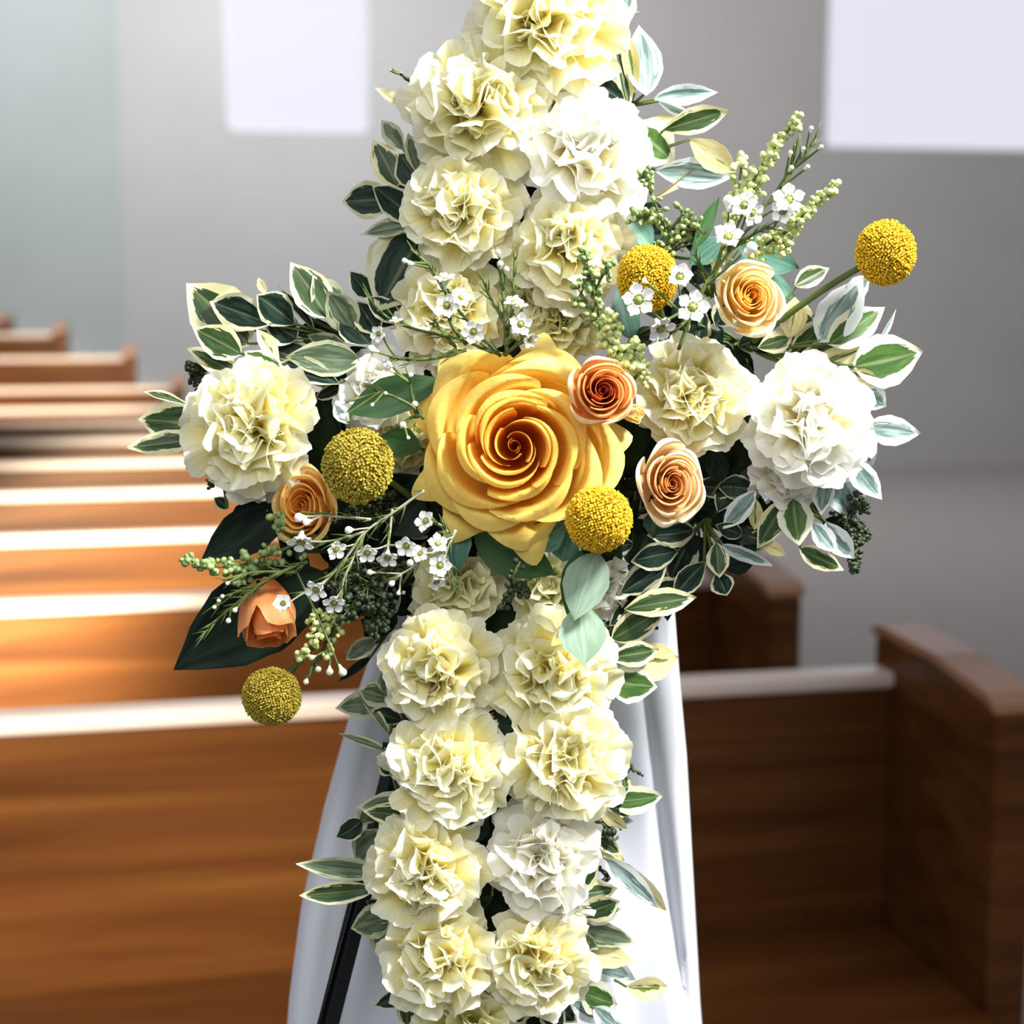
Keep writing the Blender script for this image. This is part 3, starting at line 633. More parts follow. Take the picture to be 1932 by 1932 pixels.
SPR = [
 ('variegated sprig with pale leaves at the upper right of the top carnation', (1185, 200), 'lw', 0.0, [
   (1218, 180, 1206, 47, 64, D(v=0, roll=5)), (1234, 187, 1354, 174, 36, D(m='lw')), (1240, 190, 1316, 224, 22, D(roll=50)), (1186, 200, 1160, 72, 34, D(m='lc', roll=30)),
   (1199, 178, 1182, 58, 30, D(m='ly', w=-.006)), (1180, 195, 1096, 142, 50, D(m='ld')), (1168, 58, 1186, -30, 42, D(m='lw')), (1140, 20, 1122, -30, 30, D(m='pg'))]),
 ('yellow edged variegated sprig right of the large white carnation', (1180, 300), 'lc', 0.0, [
   (1188, 232, 1272, 306, 80, D(m='lg', roll=0, dw=-.01)), (1250, 246, 1376, 208, 46, D(m='lc', roll=10)), (1300, 262, 1390, 325, 48, D(m='ly', roll=15)), (1236, 322, 1384, 333, 54, D(m='lw', roll=0, w=-.006)),
   (1232, 375, 1345, 292, 18, D(m='ly', roll=40, w=.006)), (1200, 240, 1330, 226, 30, D(m='ly', w=-.008))]),
 ('olive variegated sprig at the left of the upper cream carnation', (800, 340), 'lc', -0.004, [
   (762, 284, 720, 226, 34, D(m='lo')), (750, 352, 704, 262, 56, D(m='lc', roll=5)), (806, 360, 752, 288, 62, D(m='ld')), (777, 208, 706, 164, 20, D(m='ly')), (790, 330, 770, 250, 30, D(m='lo'))]),
 ('very dark variegated sprig pointing left beside the upper arm', (800, 420), 'ld', -0.004, [
   (752, 376, 644, 380, 66, D(v=1, roll=0)), (800, 424, 702, 350, 54), (797, 420, 680, 442, 34, D(m='lo', roll=20)), (806, 410, 740, 330, 50, D(m='ld')), (800, 440, 745, 400, 40, D(m='ld'))]),
 ('broad dark leaf sprig with a pale midrib left of the upper carnations', (790, 440), 'ld', -0.006, [
   (800, 436, 712, 588, 128, D(m='ld', v=2, roll=0, dw=.01)), (780, 560, 700, 620, 50, D(m='ld')), (760, 610, 690, 560, 40, D(m='ld'))]),
 ('long variegated sprig with white rimmed leaves along the upper left arm', (660, 640), 'ld', 0.0, [
   (470, 652, 352, 534, 108, D(m='lc', v=0, roll=0, w=-.008)), (512, 612, 395, 568, 64, D(v=1, roll=0)), (556, 612, 484, 556, 60, D(m='ld', v=3, roll=0)), (592, 622, 527, 541, 26, D(roll=45)),
   (618, 600, 548, 494, 66, D(m='lc', v=0, roll=10)), (650, 610, 590, 520, 62, D(m='lo', w=-.006)), (668, 622, 618, 548, 58, D(m='lo')), (712, 628, 672, 566, 50, D(m='ld')),
   (702, 560, 660, 512, 40, D(m='ld', w=-.006)), (502, 556, 487, 524, 16, D(m='ly')), (700, 650, 640, 590, 56, D(m='ld')), (560, 640, 500, 600, 60, D(m='ld', w=-.01)), (430, 620, 440, 540, 60, D(m='ly', w=-.012))]),
 ('lower tier of the upper left foliage, leaves lying above the left carnation', (680, 700), 'lc', 0.004, [
   (455, 668, 364, 620, 58, D(m='lc', roll=0)), (452, 706, 352, 657, 44, D(m='lc', roll=20)), (533, 708, 460, 662, 46, D(m='lg', roll=10)), (526, 688, 484, 620, 28, D(m='ly', roll=20)),
   (640, 724, 528, 682, 44, D(m='ld', roll=10)), (678, 680, 538, 674, 62, D(m='lo', roll=0)), (660, 668, 580, 632, 40, D(m='lo')), (650, 728, 594, 752, 34, D(m='ld', roll=30)),
   (600, 690, 500, 650, 60, D(m='ld', w=-.008)), (658, 800, 630, 762, 26, D(m='lw', roll=0, w=.012)), (640, 640, 560, 620, 50, D(m='pd', w=-.012)), (700, 700, 610, 700, 60, D(m='pd', w=-.012)), (600, 740, 640, 830, 50, D(m='pd', w=-.012))]),
 ('variegated sprig pointing furthest left beyond the left carnation', (400, 810), 'lc', 0.0, [
   (386, 806, 260, 790, 78, D(m='lc', v=0, roll=0)), (372, 828, 238, 846, 44, D(m='lc', v=2, roll=15)), (354, 764, 270, 738, 18, D(m='lc', roll=30)), (390, 850, 350, 886, 24, D(m='lo')), (430, 960, 404, 938, 24, D(m='ld'))]),
 ('variegated sprig with broad green tipped leaves at the far right of the right arm', (1420, 660), 'lg', 0.0, [
   (1610, 692, 1742, 662, 92, D(m='lg', v=0, roll=0)), (1562, 650, 1668, 580, 62, D(m='lg', v=2, roll=0, w=.006)), (1545, 645, 1628, 524, 74, D(m='lw', v=0, roll=-10)), (1600, 560, 1640, 520, 40, D(m='lw', roll=20)),
   (1655, 650, 1692, 582, 16, D(m='lw', roll=50)), (1481, 584, 1540, 607, 46, D(m='lc', roll=0)), (1430, 656, 1496, 636, 40, D(m='lc', roll=0)), (1500, 540, 1564, 506, 36, D(m='lc')),
   (1600, 700, 1660, 724, 30, D(m='ly', roll=20)), (1500, 680, 1580, 650, 40, D(m='lc', w=-.006)), (1480, 690, 1560, 600, 44, D(m='lc', w=-.008)), (1520, 700, 1640, 650, 40, D(m='ly', w=-.008)), (1490, 640, 1500, 560, 50, D(m='ly', w=-.008)), (1560, 690, 1640, 700, 30, D(m='lc', w=-.004))]),
 ('bluish white variegated leaves right of the largest white carnation', (1560, 800), 'lw', -0.004, [
   (1634, 806, 1738, 818, 52, D(v=0, roll=0)), (1622, 732, 1672, 768, 44, D(roll=15)), (1604, 870, 1664, 943, 44, D(v=2, roll=0)), (1612, 812, 1646, 880, 42), (1580, 730, 1650, 740, 30, D(w=-.008))]),
 ('hanging variegated sprig under the right arm carnation with white rims', (1480, 900), 'lw', -0.002, [
   (1568, 888, 1612, 980, 56, D(v=0, roll=0)), (1557, 892, 1549, 972, 40), (1427, 924, 1364, 998, 38, D(m='lw', v=1, roll=0)), (1484, 944, 1427, 1036, 46, D(m='lc')),
   (1497, 940, 1508, 1030, 62, D(m='lg', v=0, roll=0)), (1531, 984, 1578, 1042, 36), (1557, 984, 1612, 1055, 42, D(m='lw', roll=20)), (1508, 1034, 1592, 1076, 38, D(m='lc', v=2, roll=0)), (1425, 940, 1424, 1000, 28, D(m='ly')), (1600, 900, 1625, 970, 34, D(m='lw', w=-.01))]),
 ('drooping variegated sprig below the peach rose, white outlined dark leaves', (1330, 980), 'ld', -0.004, [
   (1436, 1020, 1484, 1048, 24, D(m='ly')), (1362, 1028, 1458, 1066, 30, D(m='lw', roll=35)), (1352, 1022, 1358, 1090, 40, D(m='lc', roll=0)), (1304, 1016, 1262, 1098, 60, D(m='ld', v=0, roll=0)),
   (1352, 1080, 1372, 1124, 42, D(m='ld', roll=0)), (1330, 1060, 1270, 1124, 44, D(m='ld')), (1400, 1010, 1350, 990, 30, D(m='ld')), (1440, 1000, 1400, 1050, 40, D(m='ld', w=-.008)), (1280, 1040, 1190, 1060, 50, D(m='ld')), (1310, 1000, 1220, 1010, 50, D(m='ld'))]),
 ('variegated sprig between the cloth top and the lower arm on the right', (1150, 1220), 'lc', -0.002, [
   (1178, 1150, 1314, 1126, 50, D(m='lc')), (1154, 1206, 1258, 1144, 52, D(m='lc', v=0, roll=0)), (1150, 1242, 1244, 1226, 44, D(m='lc', v=1, roll=0, w=.006)), (1200, 1252, 1280, 1240, 66, D(m='ly', roll=0)),
   (1150, 1285, 1240, 1296, 66, D(m='lg', v=2, roll=0)), (1200, 1130, 1290, 1098, 50, D(m='ld')), (1170, 1120, 1260, 1060, 54, D(m='ld')), (1150, 1180, 1230, 1110, 50, D(m='ld', w=-.006)), (1180, 1090, 1230, 1000, 60, D(m='pd', w=-.01))]),
 ('grey green sprig left of the top row of the lower arm', (745, 1330), 'lo', -0.002, [
   (736, 1324, 632, 1336, 50, D(v=0, roll=0)), (740, 1318, 676, 1302, 46, D(m='lo')), (728, 1310, 726, 1262, 34), (736, 1386, 672, 1302, 18, D(roll=40, w=.006)), (734, 1418, 634, 1382, 17, D(roll=35)), (760, 1360, 700, 1340, 40, D(m='ld', w=-.008)), (770, 1300, 740, 1330, 40, D(m='pt'))]),
 ('dark variegated sprig between rosebud spray and lower arm', (740, 1180), 'ld', -0.006, [
   (708, 1206, 652, 1246, 34, D(m='lo')), (740, 1140, 690, 1210, 56, D(m='pd')), (700, 1240, 640, 1285, 16, D(m='pd')), (690, 1235, 650, 1230, 20, D(m='lo')), (740, 1190, 680, 1170, 40, D(m='pd')), (760, 1110, 700, 1090, 44, D(m='pd')), (700, 1150, 640, 1120, 44, D(m='pd'))]),
 ('clump of olive variegated leaves crossing the top of the easel leg', (760, 1540), 'lo', -0.002, [
   (790, 1514, 672, 1524, 44, D(roll=10)), (815, 1548, 684, 1530, 50, D(m='lc', v=0, roll=0, w=.006)), (684, 1548, 634, 1580, 38, D(m='ld')), (728, 1566, 668, 1622, 62, D(m='lo', v=1, roll=0)), (720, 1500, 676, 1560, 36), (740, 1460, 715, 1440, 30, D(m='ld')), (745, 1430, 722, 1400, 26, D(m='pd'))]),
 ('pair of pale edged leaves stretching left over the easel leg', (730, 1660), 'lo', 0.0, [
   (716, 1646, 558, 1630, 40, D(m='lo', v=0, roll=0)), (714, 1676, 565, 1690, 40, D(m='lc', v=1, roll=0)), (705, 1640, 715, 1680, 24, D(m='ld')), (735, 1715, 690, 1700, 26, D(m='ld'))]),
 ('round grey green leaves right of the easel leg, low on the left', (740, 1740), 'lo', -0.002, [
   (738, 1730, 662, 1752, 60, D(m='lo', v=0, roll=0)), (736, 1740, 712, 1806, 50, D(m='lo')), (772, 1858, 718, 1836, 38, D(m='ld')), (774, 1868, 705, 1898, 32, D(m='ld', roll=0)), (770, 1870, 768, 1940, 34, D(m='lc')), (790, 1860, 800, 1930, 34, D(m='lo'))]),
 ('grey green variegated sprig right of the middle of the lower arm', (1130, 1520), 'lc', -0.002, [
   (1150, 1514, 1254, 1500, 50, D(m='lg', v=0, roll=0)), (1145, 1520, 1198, 1534, 26, D(m='ld')), (1128, 1526, 1184, 1564, 26, D(m='ly', roll=15, w=.004)), (1180, 1500, 1176, 1455, 24, D(m='lc')), (1140, 1540, 1195, 1550, 24, D(m='lw'))]),
 ('slender blue grey leaf with a tan twin right of the lower arm', (1120, 1610), 'lw', -0.002, [
   (1142, 1618, 1244, 1714, 42, D(v=0, roll=0)), (1185, 1630, 1258, 1720, 32, D(m='ly', w=-.008)), (1130, 1590, 1178, 1624, 30, D(m='ly')), (1125, 1580, 1170, 1612, 26, D(m='lc'))]),
 ('dense green and cream leaf clump low right of the white carnation', (1080, 1700), 'lc', 0.0, [
   (1080, 1680, 1130, 1632, 44, D(m='lc')), (1076, 1690, 1165, 1676, 48, D(m='lc', v=0)), (1092, 1728, 1170, 1700, 46, D(m='lc', v=1, roll=0)), (1100, 1730, 1176, 1716, 40, D(m='lw', w=-.005)), (1082, 1748, 1200, 1777, 44, D(m='lo', v=2, roll=0)), (1070, 1760, 1130, 1790, 40, D(m='lo', w=-.004))]),
 ('whitish folded leaves with one yellow tipped leaf at the lower right', (1080, 1800), 'lw', 0.0, [
   (1076, 1782, 1200, 1850, 60, D(v=0, roll=0)), (1180, 1862, 1260, 1862, 42, D(m='ly', roll=0, w=-.004)), (1092, 1790, 1200, 1815, 44, D(m='ly', w=-.006)), (1060, 1820, 1110, 1860, 40, D(m='lc'))]),
 ('lowest variegated sprig by the bottom edge on the right', (1060, 1880), 'lc', 0.0, [
   (1096, 1870, 1165, 1896, 60, D(m='lg', v=0, roll=0)), (1070, 1880, 1150, 1930, 40, D(m='lw')), (1030, 1890, 1060, 1950, 46, D(m='ld')), (1120, 1900, 1190, 1960, 40, D(m='lw')), (1000, 1880, 960, 1940, 40, D(m='lc')), (1020, 1870, 1090, 1930, 40, D(m='ld'))]),
 ('small dark leaf sprig in the gap at the middle of the lower arm', (950, 1350), 'ld', 0.012, [
   (925, 1350, 990, 1340, 34, D(m='lc')), (940, 1370, 985, 1380, 28, D(m='pd')), (935, 1330, 960, 1372, 26, D(m='pd')), (900, 1540, 860, 1560, 22, D(m='ld', w=.02)), (920, 1545, 900, 1590, 24, D(m='pd', w=.01)), (930, 1690, 880, 1720, 26, D(m='pd', w=.01))]),
]
for lab, rt, m_, w_, lv in SPR: sprig('variegated_sprig', lab, 'foliage', rt, lv, w_, m_, G)
# plain leaves of other plants
sprig('salal_leaf', 'pointed plain green leaf left of the large rose, buds in front', 'leaf', (840, 722), [(838, 716, 650, 780, 66, D(m='pg', v=1, roll=10, w=.028, dw=.006))], 0.0, 'pg')
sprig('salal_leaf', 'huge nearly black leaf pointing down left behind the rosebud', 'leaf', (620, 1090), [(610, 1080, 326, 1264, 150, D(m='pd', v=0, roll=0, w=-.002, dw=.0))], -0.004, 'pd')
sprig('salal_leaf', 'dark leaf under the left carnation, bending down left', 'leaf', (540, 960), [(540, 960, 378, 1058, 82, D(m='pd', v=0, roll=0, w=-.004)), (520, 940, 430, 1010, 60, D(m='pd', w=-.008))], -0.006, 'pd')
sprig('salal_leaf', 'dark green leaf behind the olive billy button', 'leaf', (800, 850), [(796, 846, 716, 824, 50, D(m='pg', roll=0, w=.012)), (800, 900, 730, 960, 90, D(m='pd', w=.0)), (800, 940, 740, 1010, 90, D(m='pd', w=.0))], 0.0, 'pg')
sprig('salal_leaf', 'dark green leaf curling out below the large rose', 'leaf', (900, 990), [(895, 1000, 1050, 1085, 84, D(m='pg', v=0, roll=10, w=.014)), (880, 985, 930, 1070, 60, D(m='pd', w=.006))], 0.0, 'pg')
sprig('eucalyptus_leaf', 'narrow green leaf hanging under the left of the large rose', 'leaf', (865, 960), [(862, 968, 862, 1085, 50, D(m='pt', v=2, roll=-20, w=.02))], 0.0, 'pt')
sprig('eucalyptus_sprig', 'powdery green round leaves hanging under the billy button by the rose', 'foliage', (1090, 1030), [
    (1128, 1042, 1082, 1172, 74, D(m='pe', v=0, roll=12, w=.050, dw=.004)), (1096, 1040, 1070, 1160, 50, D(m='pg', v=0, roll=-20, w=.044)), (1096, 1135, 1104, 1254, 76, D(m='pe', v=3, roll=0, w=.046, dw=.008)), (1068, 990, 998, 1030, 56, D(m='pt', v=1, roll=0, w=.03)), (1075, 1000, 1060, 1060, 56, D(m='pt', v=1, roll=0, w=.026))], 0.0, 'pe')
sprig('eucalyptus_sprig', 'broad teal green leaves behind the lemon rose and waxflowers', 'foliage', (1340, 560), [
    (1392, 462, 1508, 506, 66, D(m='pt', v=0, roll=0, w=-.004)), (1360, 452, 1300, 500, 50, D(m='pt', roll=10)), (1310, 470, 1356, 372, 26, D(m='pg', roll=10, w=.004)), (1420, 520, 1500, 560, 50, D(m='pt', w=-.01)), (1230, 470, 1180, 410, 50, D(m='pt', w=-.01)), (1190, 640, 1165, 540, 50, D(m='pt', w=-.002))], -0.004, 'pt')
# dark filler greenery close to the foam
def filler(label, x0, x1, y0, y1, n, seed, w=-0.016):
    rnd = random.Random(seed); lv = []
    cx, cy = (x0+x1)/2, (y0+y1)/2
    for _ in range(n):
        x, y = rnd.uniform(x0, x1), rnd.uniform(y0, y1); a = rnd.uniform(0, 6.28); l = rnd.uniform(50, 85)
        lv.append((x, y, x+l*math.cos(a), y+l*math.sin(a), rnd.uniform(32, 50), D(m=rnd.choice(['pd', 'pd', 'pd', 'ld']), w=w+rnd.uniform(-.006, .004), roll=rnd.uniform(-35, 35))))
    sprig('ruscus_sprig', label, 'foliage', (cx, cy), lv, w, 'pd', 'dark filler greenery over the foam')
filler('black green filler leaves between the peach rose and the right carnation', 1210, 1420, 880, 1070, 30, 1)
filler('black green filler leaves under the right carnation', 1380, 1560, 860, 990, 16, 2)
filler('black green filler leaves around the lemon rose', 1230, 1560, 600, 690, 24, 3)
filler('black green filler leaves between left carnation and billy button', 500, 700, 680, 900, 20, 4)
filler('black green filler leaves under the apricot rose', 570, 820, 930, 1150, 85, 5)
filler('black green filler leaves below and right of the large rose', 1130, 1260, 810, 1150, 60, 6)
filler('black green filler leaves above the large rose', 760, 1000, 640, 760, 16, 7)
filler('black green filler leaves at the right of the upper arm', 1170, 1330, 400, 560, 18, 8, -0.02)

# ------------------------------------------------------------ waxflowers
def petal5():
    vs, fs = [], []; NR, NS = 4, 8
    for i in range(NR+1):
        t = i/NR
        for j in range(NS+1):
            s = 2*j/NS-1; hw = 0.37*math.sin(math.pi*min(1, 0.12+0.80*t))**0.7
            if i == NR: hw *= 0.75
            vs.append((hw*s, 0.34+0.62*t*(1-0.10*s*s*t*2), 0.10+0.16*t*t+0.12*s*s))
    return mesh('petal', vs, grid_faces(NR, NS), 'wax')
P5 = petal5()
vs, fs = [], []
for i, (r_, z) in enumerate(((0.12, -0.75), (0.20, -0.45), (0.36, -0.10), (0.44, 0.14), (0.36, 0.16), (0.26, 0.0), (0.10, -0.05))):
    for k_ in range(12): vs.append((r_*math.cos(k_*math.pi/6), r_*math.sin(k_*math.pi/6), z))
fs = [(i*12+k_, i*12+(k_+1) % 12, (i+1)*12+(k_+1) % 12, (i+1)*12+k_) for i in range(6) for k_ in range(12)]+[tuple(72+k_ for k_ in range(12))]
CUP = mesh('flower', vs, fs, 'bud')
vs, fs = [], []; blob(vs, fs, Vector((0, 0, 0.05)), 0.27, el=0.7, n=8, rings=4)
for k_ in range(8):
    a = k_*math.pi/4; tube(vs, fs, [Vector((.22*math.cos(a), .22*math.sin(a), 0)), Vector((.27*math.cos(a), .27*math.sin(a), .22))], 0.03, 0.04, 4)
EYE = mesh('flower_centre', vs, fs, 'wax_eye')
vs, fs = [], []; blob(vs, fs, Vector((0, 0, 0.25)), 0.55, el=1.0, n=9, rings=5); tube(vs, fs, [Vector((0, 0, -0.9)), Vector((0, 0, 0.0))], 0.12, 0.40, 8)
BUDM = mesh('bud', vs, fs, 'wax'); BUDG = mesh('bud', vs, fs, 'bud')
def waxsprig(label, paths, flowers, w=0.02, stem='stem', needles=1.0, seed=0, rs=0.0013, name='waxflower_sprig', cat='waxflower'):
    rnd = random.Random(seed+500)
    rt = paths[0][0]; org = L(rt[0], rt[1], w-0.02); e = root(name, Matrix.Translation(org)); tag(e, label, cat, 'white waxflower sprigs')
    vs, fs = [], []; allp = []
    for p in paths:
        n_ = len(p); pts = smooth_path([L(q[0], q[1], (q[2] if len(q) > 2 else w+0.012*i/n_)) - org for i, q in enumerate(p)], 6)
        tube(vs, fs, pts, rs, rs*0.55, 6); allp += [(pt, i, pts) for i, pt in enumerate(pts)]
    for f in flowers:
        x, y, r_ = f[:3]; k_ = f[3] if len(f) > 3 else {}
        c_ = L(x, y, k_.get('w', w+0.018))-org
        best = min(allp, key=lambda q: (q[0]-c_).length + 0.3*max(0, q[0].y-c_.y)); j = max(0, best[1]-3); a = best[2][j]
        ax = k_.get('ax', (rnd.uniform(-.35, .35), rnd.uniform(-.2, .35), 1)); ax = Vector(ax).normalized()
        rr_ = r_*PX
        tube(vs, fs, smooth_path([a, a.lerp(c_, 0.55)+Vector((0, 0, -0.002)), c_-ax*rr_*0.7], 4), rs*0.6, rs*0.5, 5)
        if k_.get('bud'):
            obj('bud', BUDG if k_['bud'] == 'g' else BUDM, e, orient(c_, ax if 'ax' in k_ else (c_-a), 0, rr_)); continue
        sp_ = rnd.uniform(0, 6)
        fl = obj('flower', CUP, e, orient(c_, ax, sp_, rr_*1.2))
        for q in range(5): obj('petal', P5, fl, Matrix.Rotation(q*2*math.pi/5, 4, 'Z') @ Matrix.Rotation(rnd.uniform(-.15, .12)+k_.get('open', 0), 4, 'X'))
        obj('flower_centre', EYE, fl)
    nv, nf = [], []
    for pt, i, pts in allp:
        for _ in range(2):
            if rnd.random() < 0.42*needles and i < len(pts)-1:
                d = (pts[i+1]-pts[i]).normalized(); sd = Vector((rnd.uniform(-1, 1), rnd.uniform(-1, 1), rnd.uniform(-.3, 1)))
                q = (d*0.9+sd*0.55).normalized()*rnd.uniform(.006, .013); tube(nv, nf, [pt, pt+q*0.5, pt+q+d*0.001], 0.0006, 0.0002, 4)
    obj('stem', mesh('stem', vs, fs, stem), e)
    if nv: obj('needle_foliage', mesh('needle_foliage', nv, nf, 'stem'), e)['kind'] = 'stuff'
B = lambda **k: dict(bud='w', **k)
BG = lambda **k: dict(bud='g', **k)
waxsprig('waxflower spray rising to the upper right beside the lemon rose', [[(1280, 660), (1330, 540), (1420, 420), (1490, 330), (1540, 262)], [(1330, 540), (1300, 600), (1250, 640)], [(1380, 470), (1440, 432), (1470, 434)], [(1490, 330), (1500, 270)], [(1340, 530), (1310, 480)]],
  [(1204, 566, 27, D(ax=(0, 0, 1))), (1306, 580, 27, D(ax=(.1, .1, 1))), (1246, 618, 24, D(ax=(.3, -.7, .6))), (1282, 523, 23, D(ax=(.1, .2, 1), open=.25)), (1373, 448, 25, D(ax=(0, .5, 1))), (1414, 470, 19, B()),
   (1374, 383, 18, B()), (1404, 388, 22, D(ax=(-.3, .2, 1))), (1418, 402, 20, D(ax=(.5, -.3, 1))), (1488, 378, 26, D(ax=(-.2, .3, 1))), (1478, 398, 20, D(ax=(-.6, -.3, 1))), (1217, 530, 8, B()),
   (1491, 290, 8, BG()), (1492, 318, 8, BG()), (1522, 316, 8, BG()), (1515, 282, 7, BG()), (1530, 244, 8, BG()), (1548, 278, 7, BG())], 0.052, seed=1)
waxsprig('waxflower spray fanning up left from the top of the large rose', [[(945, 672), (900, 625), (845, 560), (812, 505), (775, 470)], [(930, 665), (870, 640), (800, 625), (740, 605), (700, 570)], [(880, 660), (820, 676), (770, 678), (735, 676)], [(880, 650), (850, 610), (845, 570)], [(860, 655), (830, 620), (820, 600)]],
  [(843, 577, 20, D(ax=(0, 0, 1))), (869, 562, 17, D(ax=(.5, .4, 1))), (840, 528, 18, D(ax=(0, 1, .5))), (893, 626, 19, D(ax=(0, -.2, 1))), (765, 492, 9, B()), (775, 497, 9, B()), (715, 630, 14, D(ax=(-.5, -.1, 1))), (704, 660, 14, BG()), (749, 607, 12, D(ax=(0, 1, .4))), (730, 690, 12, B()), (806, 612, 8, BG())], 0.048, seed=2)
waxsprig('upright waxflower stem with two blooms above the large rose', [[(955, 672), (952, 600), (948, 540), (945, 485)], [(955, 660), (966, 580), (972, 480)], [(953, 610), (925, 560), (910, 525)], [(950, 670), (985, 640), (1000, 600)]],
  [(982, 612, 19, D(ax=(.1, 0, 1))), (976, 578, 17, D(ax=(.2, 1, .6))), (968, 570, 14, D(ax=(-.3, .8, .6))), (944, 500, 11, BG()), (940, 478, 10, BG()), (955, 510, 10, BG()), (1000, 640, 14, D(ax=(.4, -.6, .7)))], 0.050, seed=3)
waxsprig('tiny white buds on thin stems in front of the pointed green leaf', [[(800, 790), (775, 765), (735, 745), (705, 735)], [(785, 780), (775, 740), (775, 712)], [(790, 785), (765, 790), (755, 800)]],
  [(775, 708, 8, B()), (703, 763, 6, B()), (783, 763, 10, B()), (760, 801, 11, B()), (728, 742, 6, B()), (740, 700, 7, B()), (735, 688, 9, B()), (640, 762, 12, B()), (648, 785, 11, B()), (770, 825, 6, B())], 0.052, seed=4, needles=0.5)
waxsprig('large waxflower spray with pale stems hanging at the lower left', [[(800, 925), (745, 965), (690, 1003), (655, 1050), (620, 1090), (575, 1120)], [(690, 1003), (630, 1020), (590, 1022)], [(690, 1003), (668, 1050), (650, 1090), (640, 1130)], [(700, 980), (640, 975), (590, 970)], [(740, 960), (735, 1010), (730, 1040)], [(860, 1000), (840, 1050), (850, 1090)], [(850, 1010), (830, 990), (815, 985)], [(820, 1040), (780, 1070), (740, 1092)]],
  [(804, 984, 18, D(ax=(-.5, .3, .9))), (767, 1030, 18, D(ax=(-.2, -.3, 1))), (825, 1026, 17, D(ax=(.4, .3, .9))), (830, 1067, 19, D(ax=(0, 0, 1))), (823, 1096, 16, D(ax=(.3, -.8, .6))), (633, 1036, 17, D(ax=(.5, -.5, .8))), (692, 1042, 17, D(ax=(.2, -.6, .8))), (731, 1051, 18, D(ax=(0, -.7, .8))), (597, 1112, 19, D(ax=(-.3, -.5, .9))),
   (630, 1137, 18, D(ax=(.1, -.6, .9))), (567, 976, 15, B()), (580, 984, 12, B()), (568, 1020, 22, D(ax=(0, -.8, .5))), (535, 1140, 18, D(ax=(-.1, .3, 1), open=.4)), (740, 1100, 10, B()), (775, 1062, 12, BG()), (700, 1080, 10, BG()), (660, 1000, 13, BG()), (752, 1118, 7, B()), (792, 1045, 14, D(ax=(0, .3, 1)))], 0.050, 'stem_pale', 1.4, 5, rs=0.0010)
waxsprig('thin budded waxflower tips over the huge black leaf', [[(580, 1060), (520, 1085), (470, 1120), (420, 1160), (385, 1195)], [(490, 1105), (440, 1120), (410, 1138)], [(560, 1080), (480, 1080), (420, 1095)]],
  [(413, 1133, 7, BG()), (405, 1145, 7, BG()), (444, 1150, 9, BG()), (431, 1170, 9, BG()), (420, 1125, 7, BG()), (430, 1100, 7, BG()), (645, 1290-25, 14, BG())], 0.040, seed=6, needles=1.6)
waxsprig('small waxflower twig poking out left of the upper carnations', [[(800, 170), (775, 152), (738, 130)], [(775, 152), (765, 148), (757, 138)]], [(737, 132, 4, BG()), (757, 137, 3, BG())], -0.004, seed=8, needles=0)
waxsprig('waxflower buds hanging beside the lowest billy button', [[(640, 1150), (625, 1200), (620, 1245)], [(625, 1200), (600, 1240), (585, 1270)]], [(622, 1265, 13, BG()), (600, 1262, 11, BG()), (590, 1240, 10, BG()), (578, 1285, 10, BG())], 0.01, seed=9)

# ------------------------------------------------------------ seed and floret sprays
def spray(name, label, paths, n, spreadpx, rb, m, w=0.02, seed=0, stem='stem', group=None, rs=0.0010, el=1.3, branch=True, cat='foliage'):
    rnd = random.Random(seed+900); rt = paths[0][0]; org = L(rt[0], rt[1], w-0.015); e = root(name, Matrix.Translation(org)); tag(e, label, cat, group)
    vs, fs, bv, bf = [], [], [], []
    segs_ = []
    for p in paths:
        pts = smooth_path([L(q[0], q[1], w+0.006*i)-org for i, q in enumerate(p)], 6); tube(vs, fs, pts, rs*1.2, rs*0.6, 6); segs_ += [(pts[i], pts[i+1], i/len(pts)) for i in range(len(pts)-1)]
    for i in range(n):
        a, b_, t = rnd.choice(segs_); p = a.lerp(b_, rnd.random()); k_ = spreadpx*PX*(1.15-0.75*t)
        d = Vector((rnd.gauss(0, 1), rnd.gauss(0, 1), rnd.gauss(0, .7))).normalized()+(b_-a).normalized()*0.6
        tip = p+d.normalized()*k_*rnd.uniform(.35, 1)
        if branch: tube(vs, fs, [p, p.lerp(tip, .5)+Vector((0, 0, -.0005)), tip], rs*0.5, rs*0.35, 4)
        blob(bv, bf, tip, rb*PX*rnd.uniform(.7, 1.2), d.normalized(), el, 6, 3)
    obj('stem', mesh('stem', vs, fs, stem), e)
    o = obj('seed_cluster', mesh('seed_cluster', bv, bf, m), e); o['kind'] = 'stuff'
GS = 'seeded eucalyptus sprays'
GL = 'lime green floret spikes'
spray('seeded_eucalyptus', 'seeded green spray at the right of the white upper carnation', [[(1270, 480), (1250, 420), (1230, 370), (1215, 330)], [(1260, 440), (1290, 400)], [(1250, 420), (1200, 410)], [(1265, 470), (1290, 440), (1320, 425)]], 120, 34, 5.5, 'berry', 0.022, 1, group=GS)
spray('seeded_eucalyptus', 'seeded green spray over the cream carnation above the small orange rose', [[(1135, 640), (1128, 580), (1112, 520), (1105, 478)], [(1120, 560), (1140, 510), (1150, 500)], [(1130, 600), (1100, 560), (1090, 530)]], 90, 30, 5.5, 'berry', 0.045, 2, group=GS)
spray('goldenrod_spike', 'tall lime green floret spike, highest at the upper right', [[(1345, 520), (1380, 420), (1420, 340), (1465, 275), (1508, 222)], [(1400, 375), (1440, 340)], [(1390, 400), (1400, 300)]], 190, 26, 6.5, 'berry_lime', 0.040, 3, group=GL, el=1.0, branch=False)
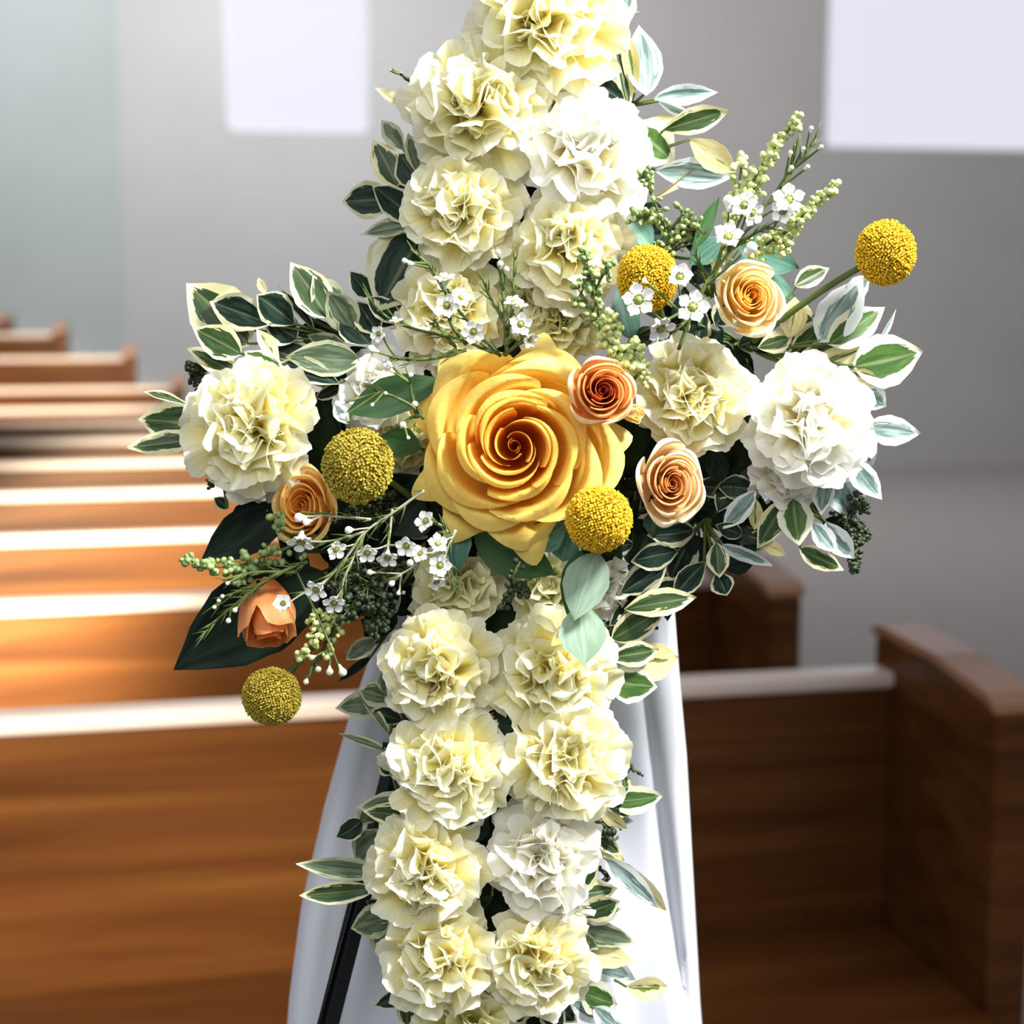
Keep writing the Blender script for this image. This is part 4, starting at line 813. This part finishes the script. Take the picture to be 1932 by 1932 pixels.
spray('goldenrod_spike', 'shorter lime green spike pointing toward the lone billy button', [[(1420, 475), (1480, 440), (1520, 400), (1575, 350)], [(1470, 450), (1480, 470)]], 130, 22, 6.5, 'berry_lime', 0.030, 4, group=GL, el=1.0, branch=False)
spray('goldenrod_spike', 'dense lime green floret cluster just above the small orange rose', [[(1190, 720), (1165, 660), (1150, 600)], [(1185, 690), (1140, 640)], [(1180, 690), (1205, 650)], [(1195, 720), (1205, 690)]], 260, 30, 6.5, 'berry_lime', 0.050, 5, group=GL, el=1.0, branch=False)
spray('goldenrod_spike', 'dull green bud spike pointing left under the left carnation', [[(600, 1010), (500, 1050), (430, 1070), (352, 1056)], [(480, 1055), (450, 1095)], [(560, 1030), (520, 970)]], 130, 26, 7, 'berry', 0.02, 6, group=GL, el=1.1, branch=False)
spray('goldenrod_spike', 'dark green granular clump between the rosebud and the lower arm', [[(740, 1060), (690, 1110), (650, 1160)], [(700, 1090), (640, 1120)], [(720, 1100), (710, 1180)], [(680, 960), (720, 940)]], 340, 50, 6, 'berry_dark', 0.012, 7, group=GL, el=1.0)
spray('goldenrod_spike', 'green and yellow florets along the lowest billy button stem', [[(650, 1150), (600, 1190), (570, 1240)], [(610, 1180), (590, 1160)], [(640, 1160), (620, 1230)]], 110, 26, 6, 'berry_lime', 0.014, 8, group=GL, el=1.0)
spray('moss_clump', 'blackish moss clump hanging at the lower right end of the arm', [[(1590, 960), (1612, 1010), (1612, 1074)], [(1600, 920), (1630, 960)], [(1610, 1000), (1630, 1010)]], 420, 22, 5, 'berry_dark', -0.014, 9, el=1.0)
spray('moss_clump', 'black moss bits at the upper left of the left carnation', [[(400, 760), (370, 710), (358, 690)], [(375, 720), (385, 690)]], 110, 20, 5, 'berry_dark', -0.012, 10, el=1.0)
spray('moss_clump', 'brown black moss bits under the left carnation', [[(440, 900), (400, 895), (398, 920)], [(440, 920), (435, 940)]], 36, 12, 5, 'berry_dark', -0.014, 11, el=1.0)
spray('moss_clump', 'black tendril clump beside the ring of wire on the cloth', [[(1080, 1540), (1130, 1545), (1150, 1575)], [(1120, 1540), (1140, 1590)]], 120, 22, 7, 'berry_dark', -0.012, 12, el=1.0)
spray('moss_clump', 'tiny black tendril on the cloth right of the middle carnations', [[(1120, 1365), (1145, 1362), (1160, 1370)], [(1140, 1362), (1150, 1348)]], 16, 9, 4, 'berry_dark', -0.014, 13, el=1.0)
spray('moss_clump', 'tiny black tendril on the cloth near the slender blue grey leaf', [[(1130, 1640), (1150, 1650), (1168, 1668)], [(1150, 1650), (1140, 1665)]], 20, 10, 4, 'berry_dark', -0.014, 14, el=1.0)
spray('moss_clump', 'tiny black tendril above the right leaf of the middle carnations', [[(1175, 1470), (1190, 1450), (1210, 1462)], [(1190, 1450), (1188, 1440)]], 14, 8, 4, 'berry_dark', -0.014, 15, el=1.0)
spray('moss_clump', 'dark seeded twig in the shade below the large rose', [[(980, 1060), (965, 1100), (950, 1145)], [(968, 1100), (990, 1115)]], 40, 20, 6, 'berry_dark', 0.03, 16, el=1.1)
# ring of wire
vs, fs = [], []; c_ = L(1148, 1566, -0.005); rr_ = 23*PX
pts = [c_+Vector((rr_*math.cos(a), rr_*math.sin(a), 0.002*math.sin(a))) for a in [i*2*math.pi/28 for i in range(27)]]
tube(vs, fs, pts, 0.0009, n=6); o = obj('wire_ring', mesh('wire_ring', vs, fs, 'stem_pale')); o.matrix_world = M4
tag(o, 'thin pale ring of wire sticking out at the right of the lower arm', 'wire')
vs, fs = [], []
for k_ in range(4):
    y = 1152+k_*11; tube(vs, fs, curve_pts(L(1145, y+14, -0.03), L(1240, y, -0.05), (0, 0.003, 0.004)), 0.0014, n=6)
o = obj('wire_coil', mesh('wire_coil', vs, fs, 'black')); o.matrix_world = M4
tag(o, 'black wire coil fixing the cross, seen above the right of the cloth', 'wire')
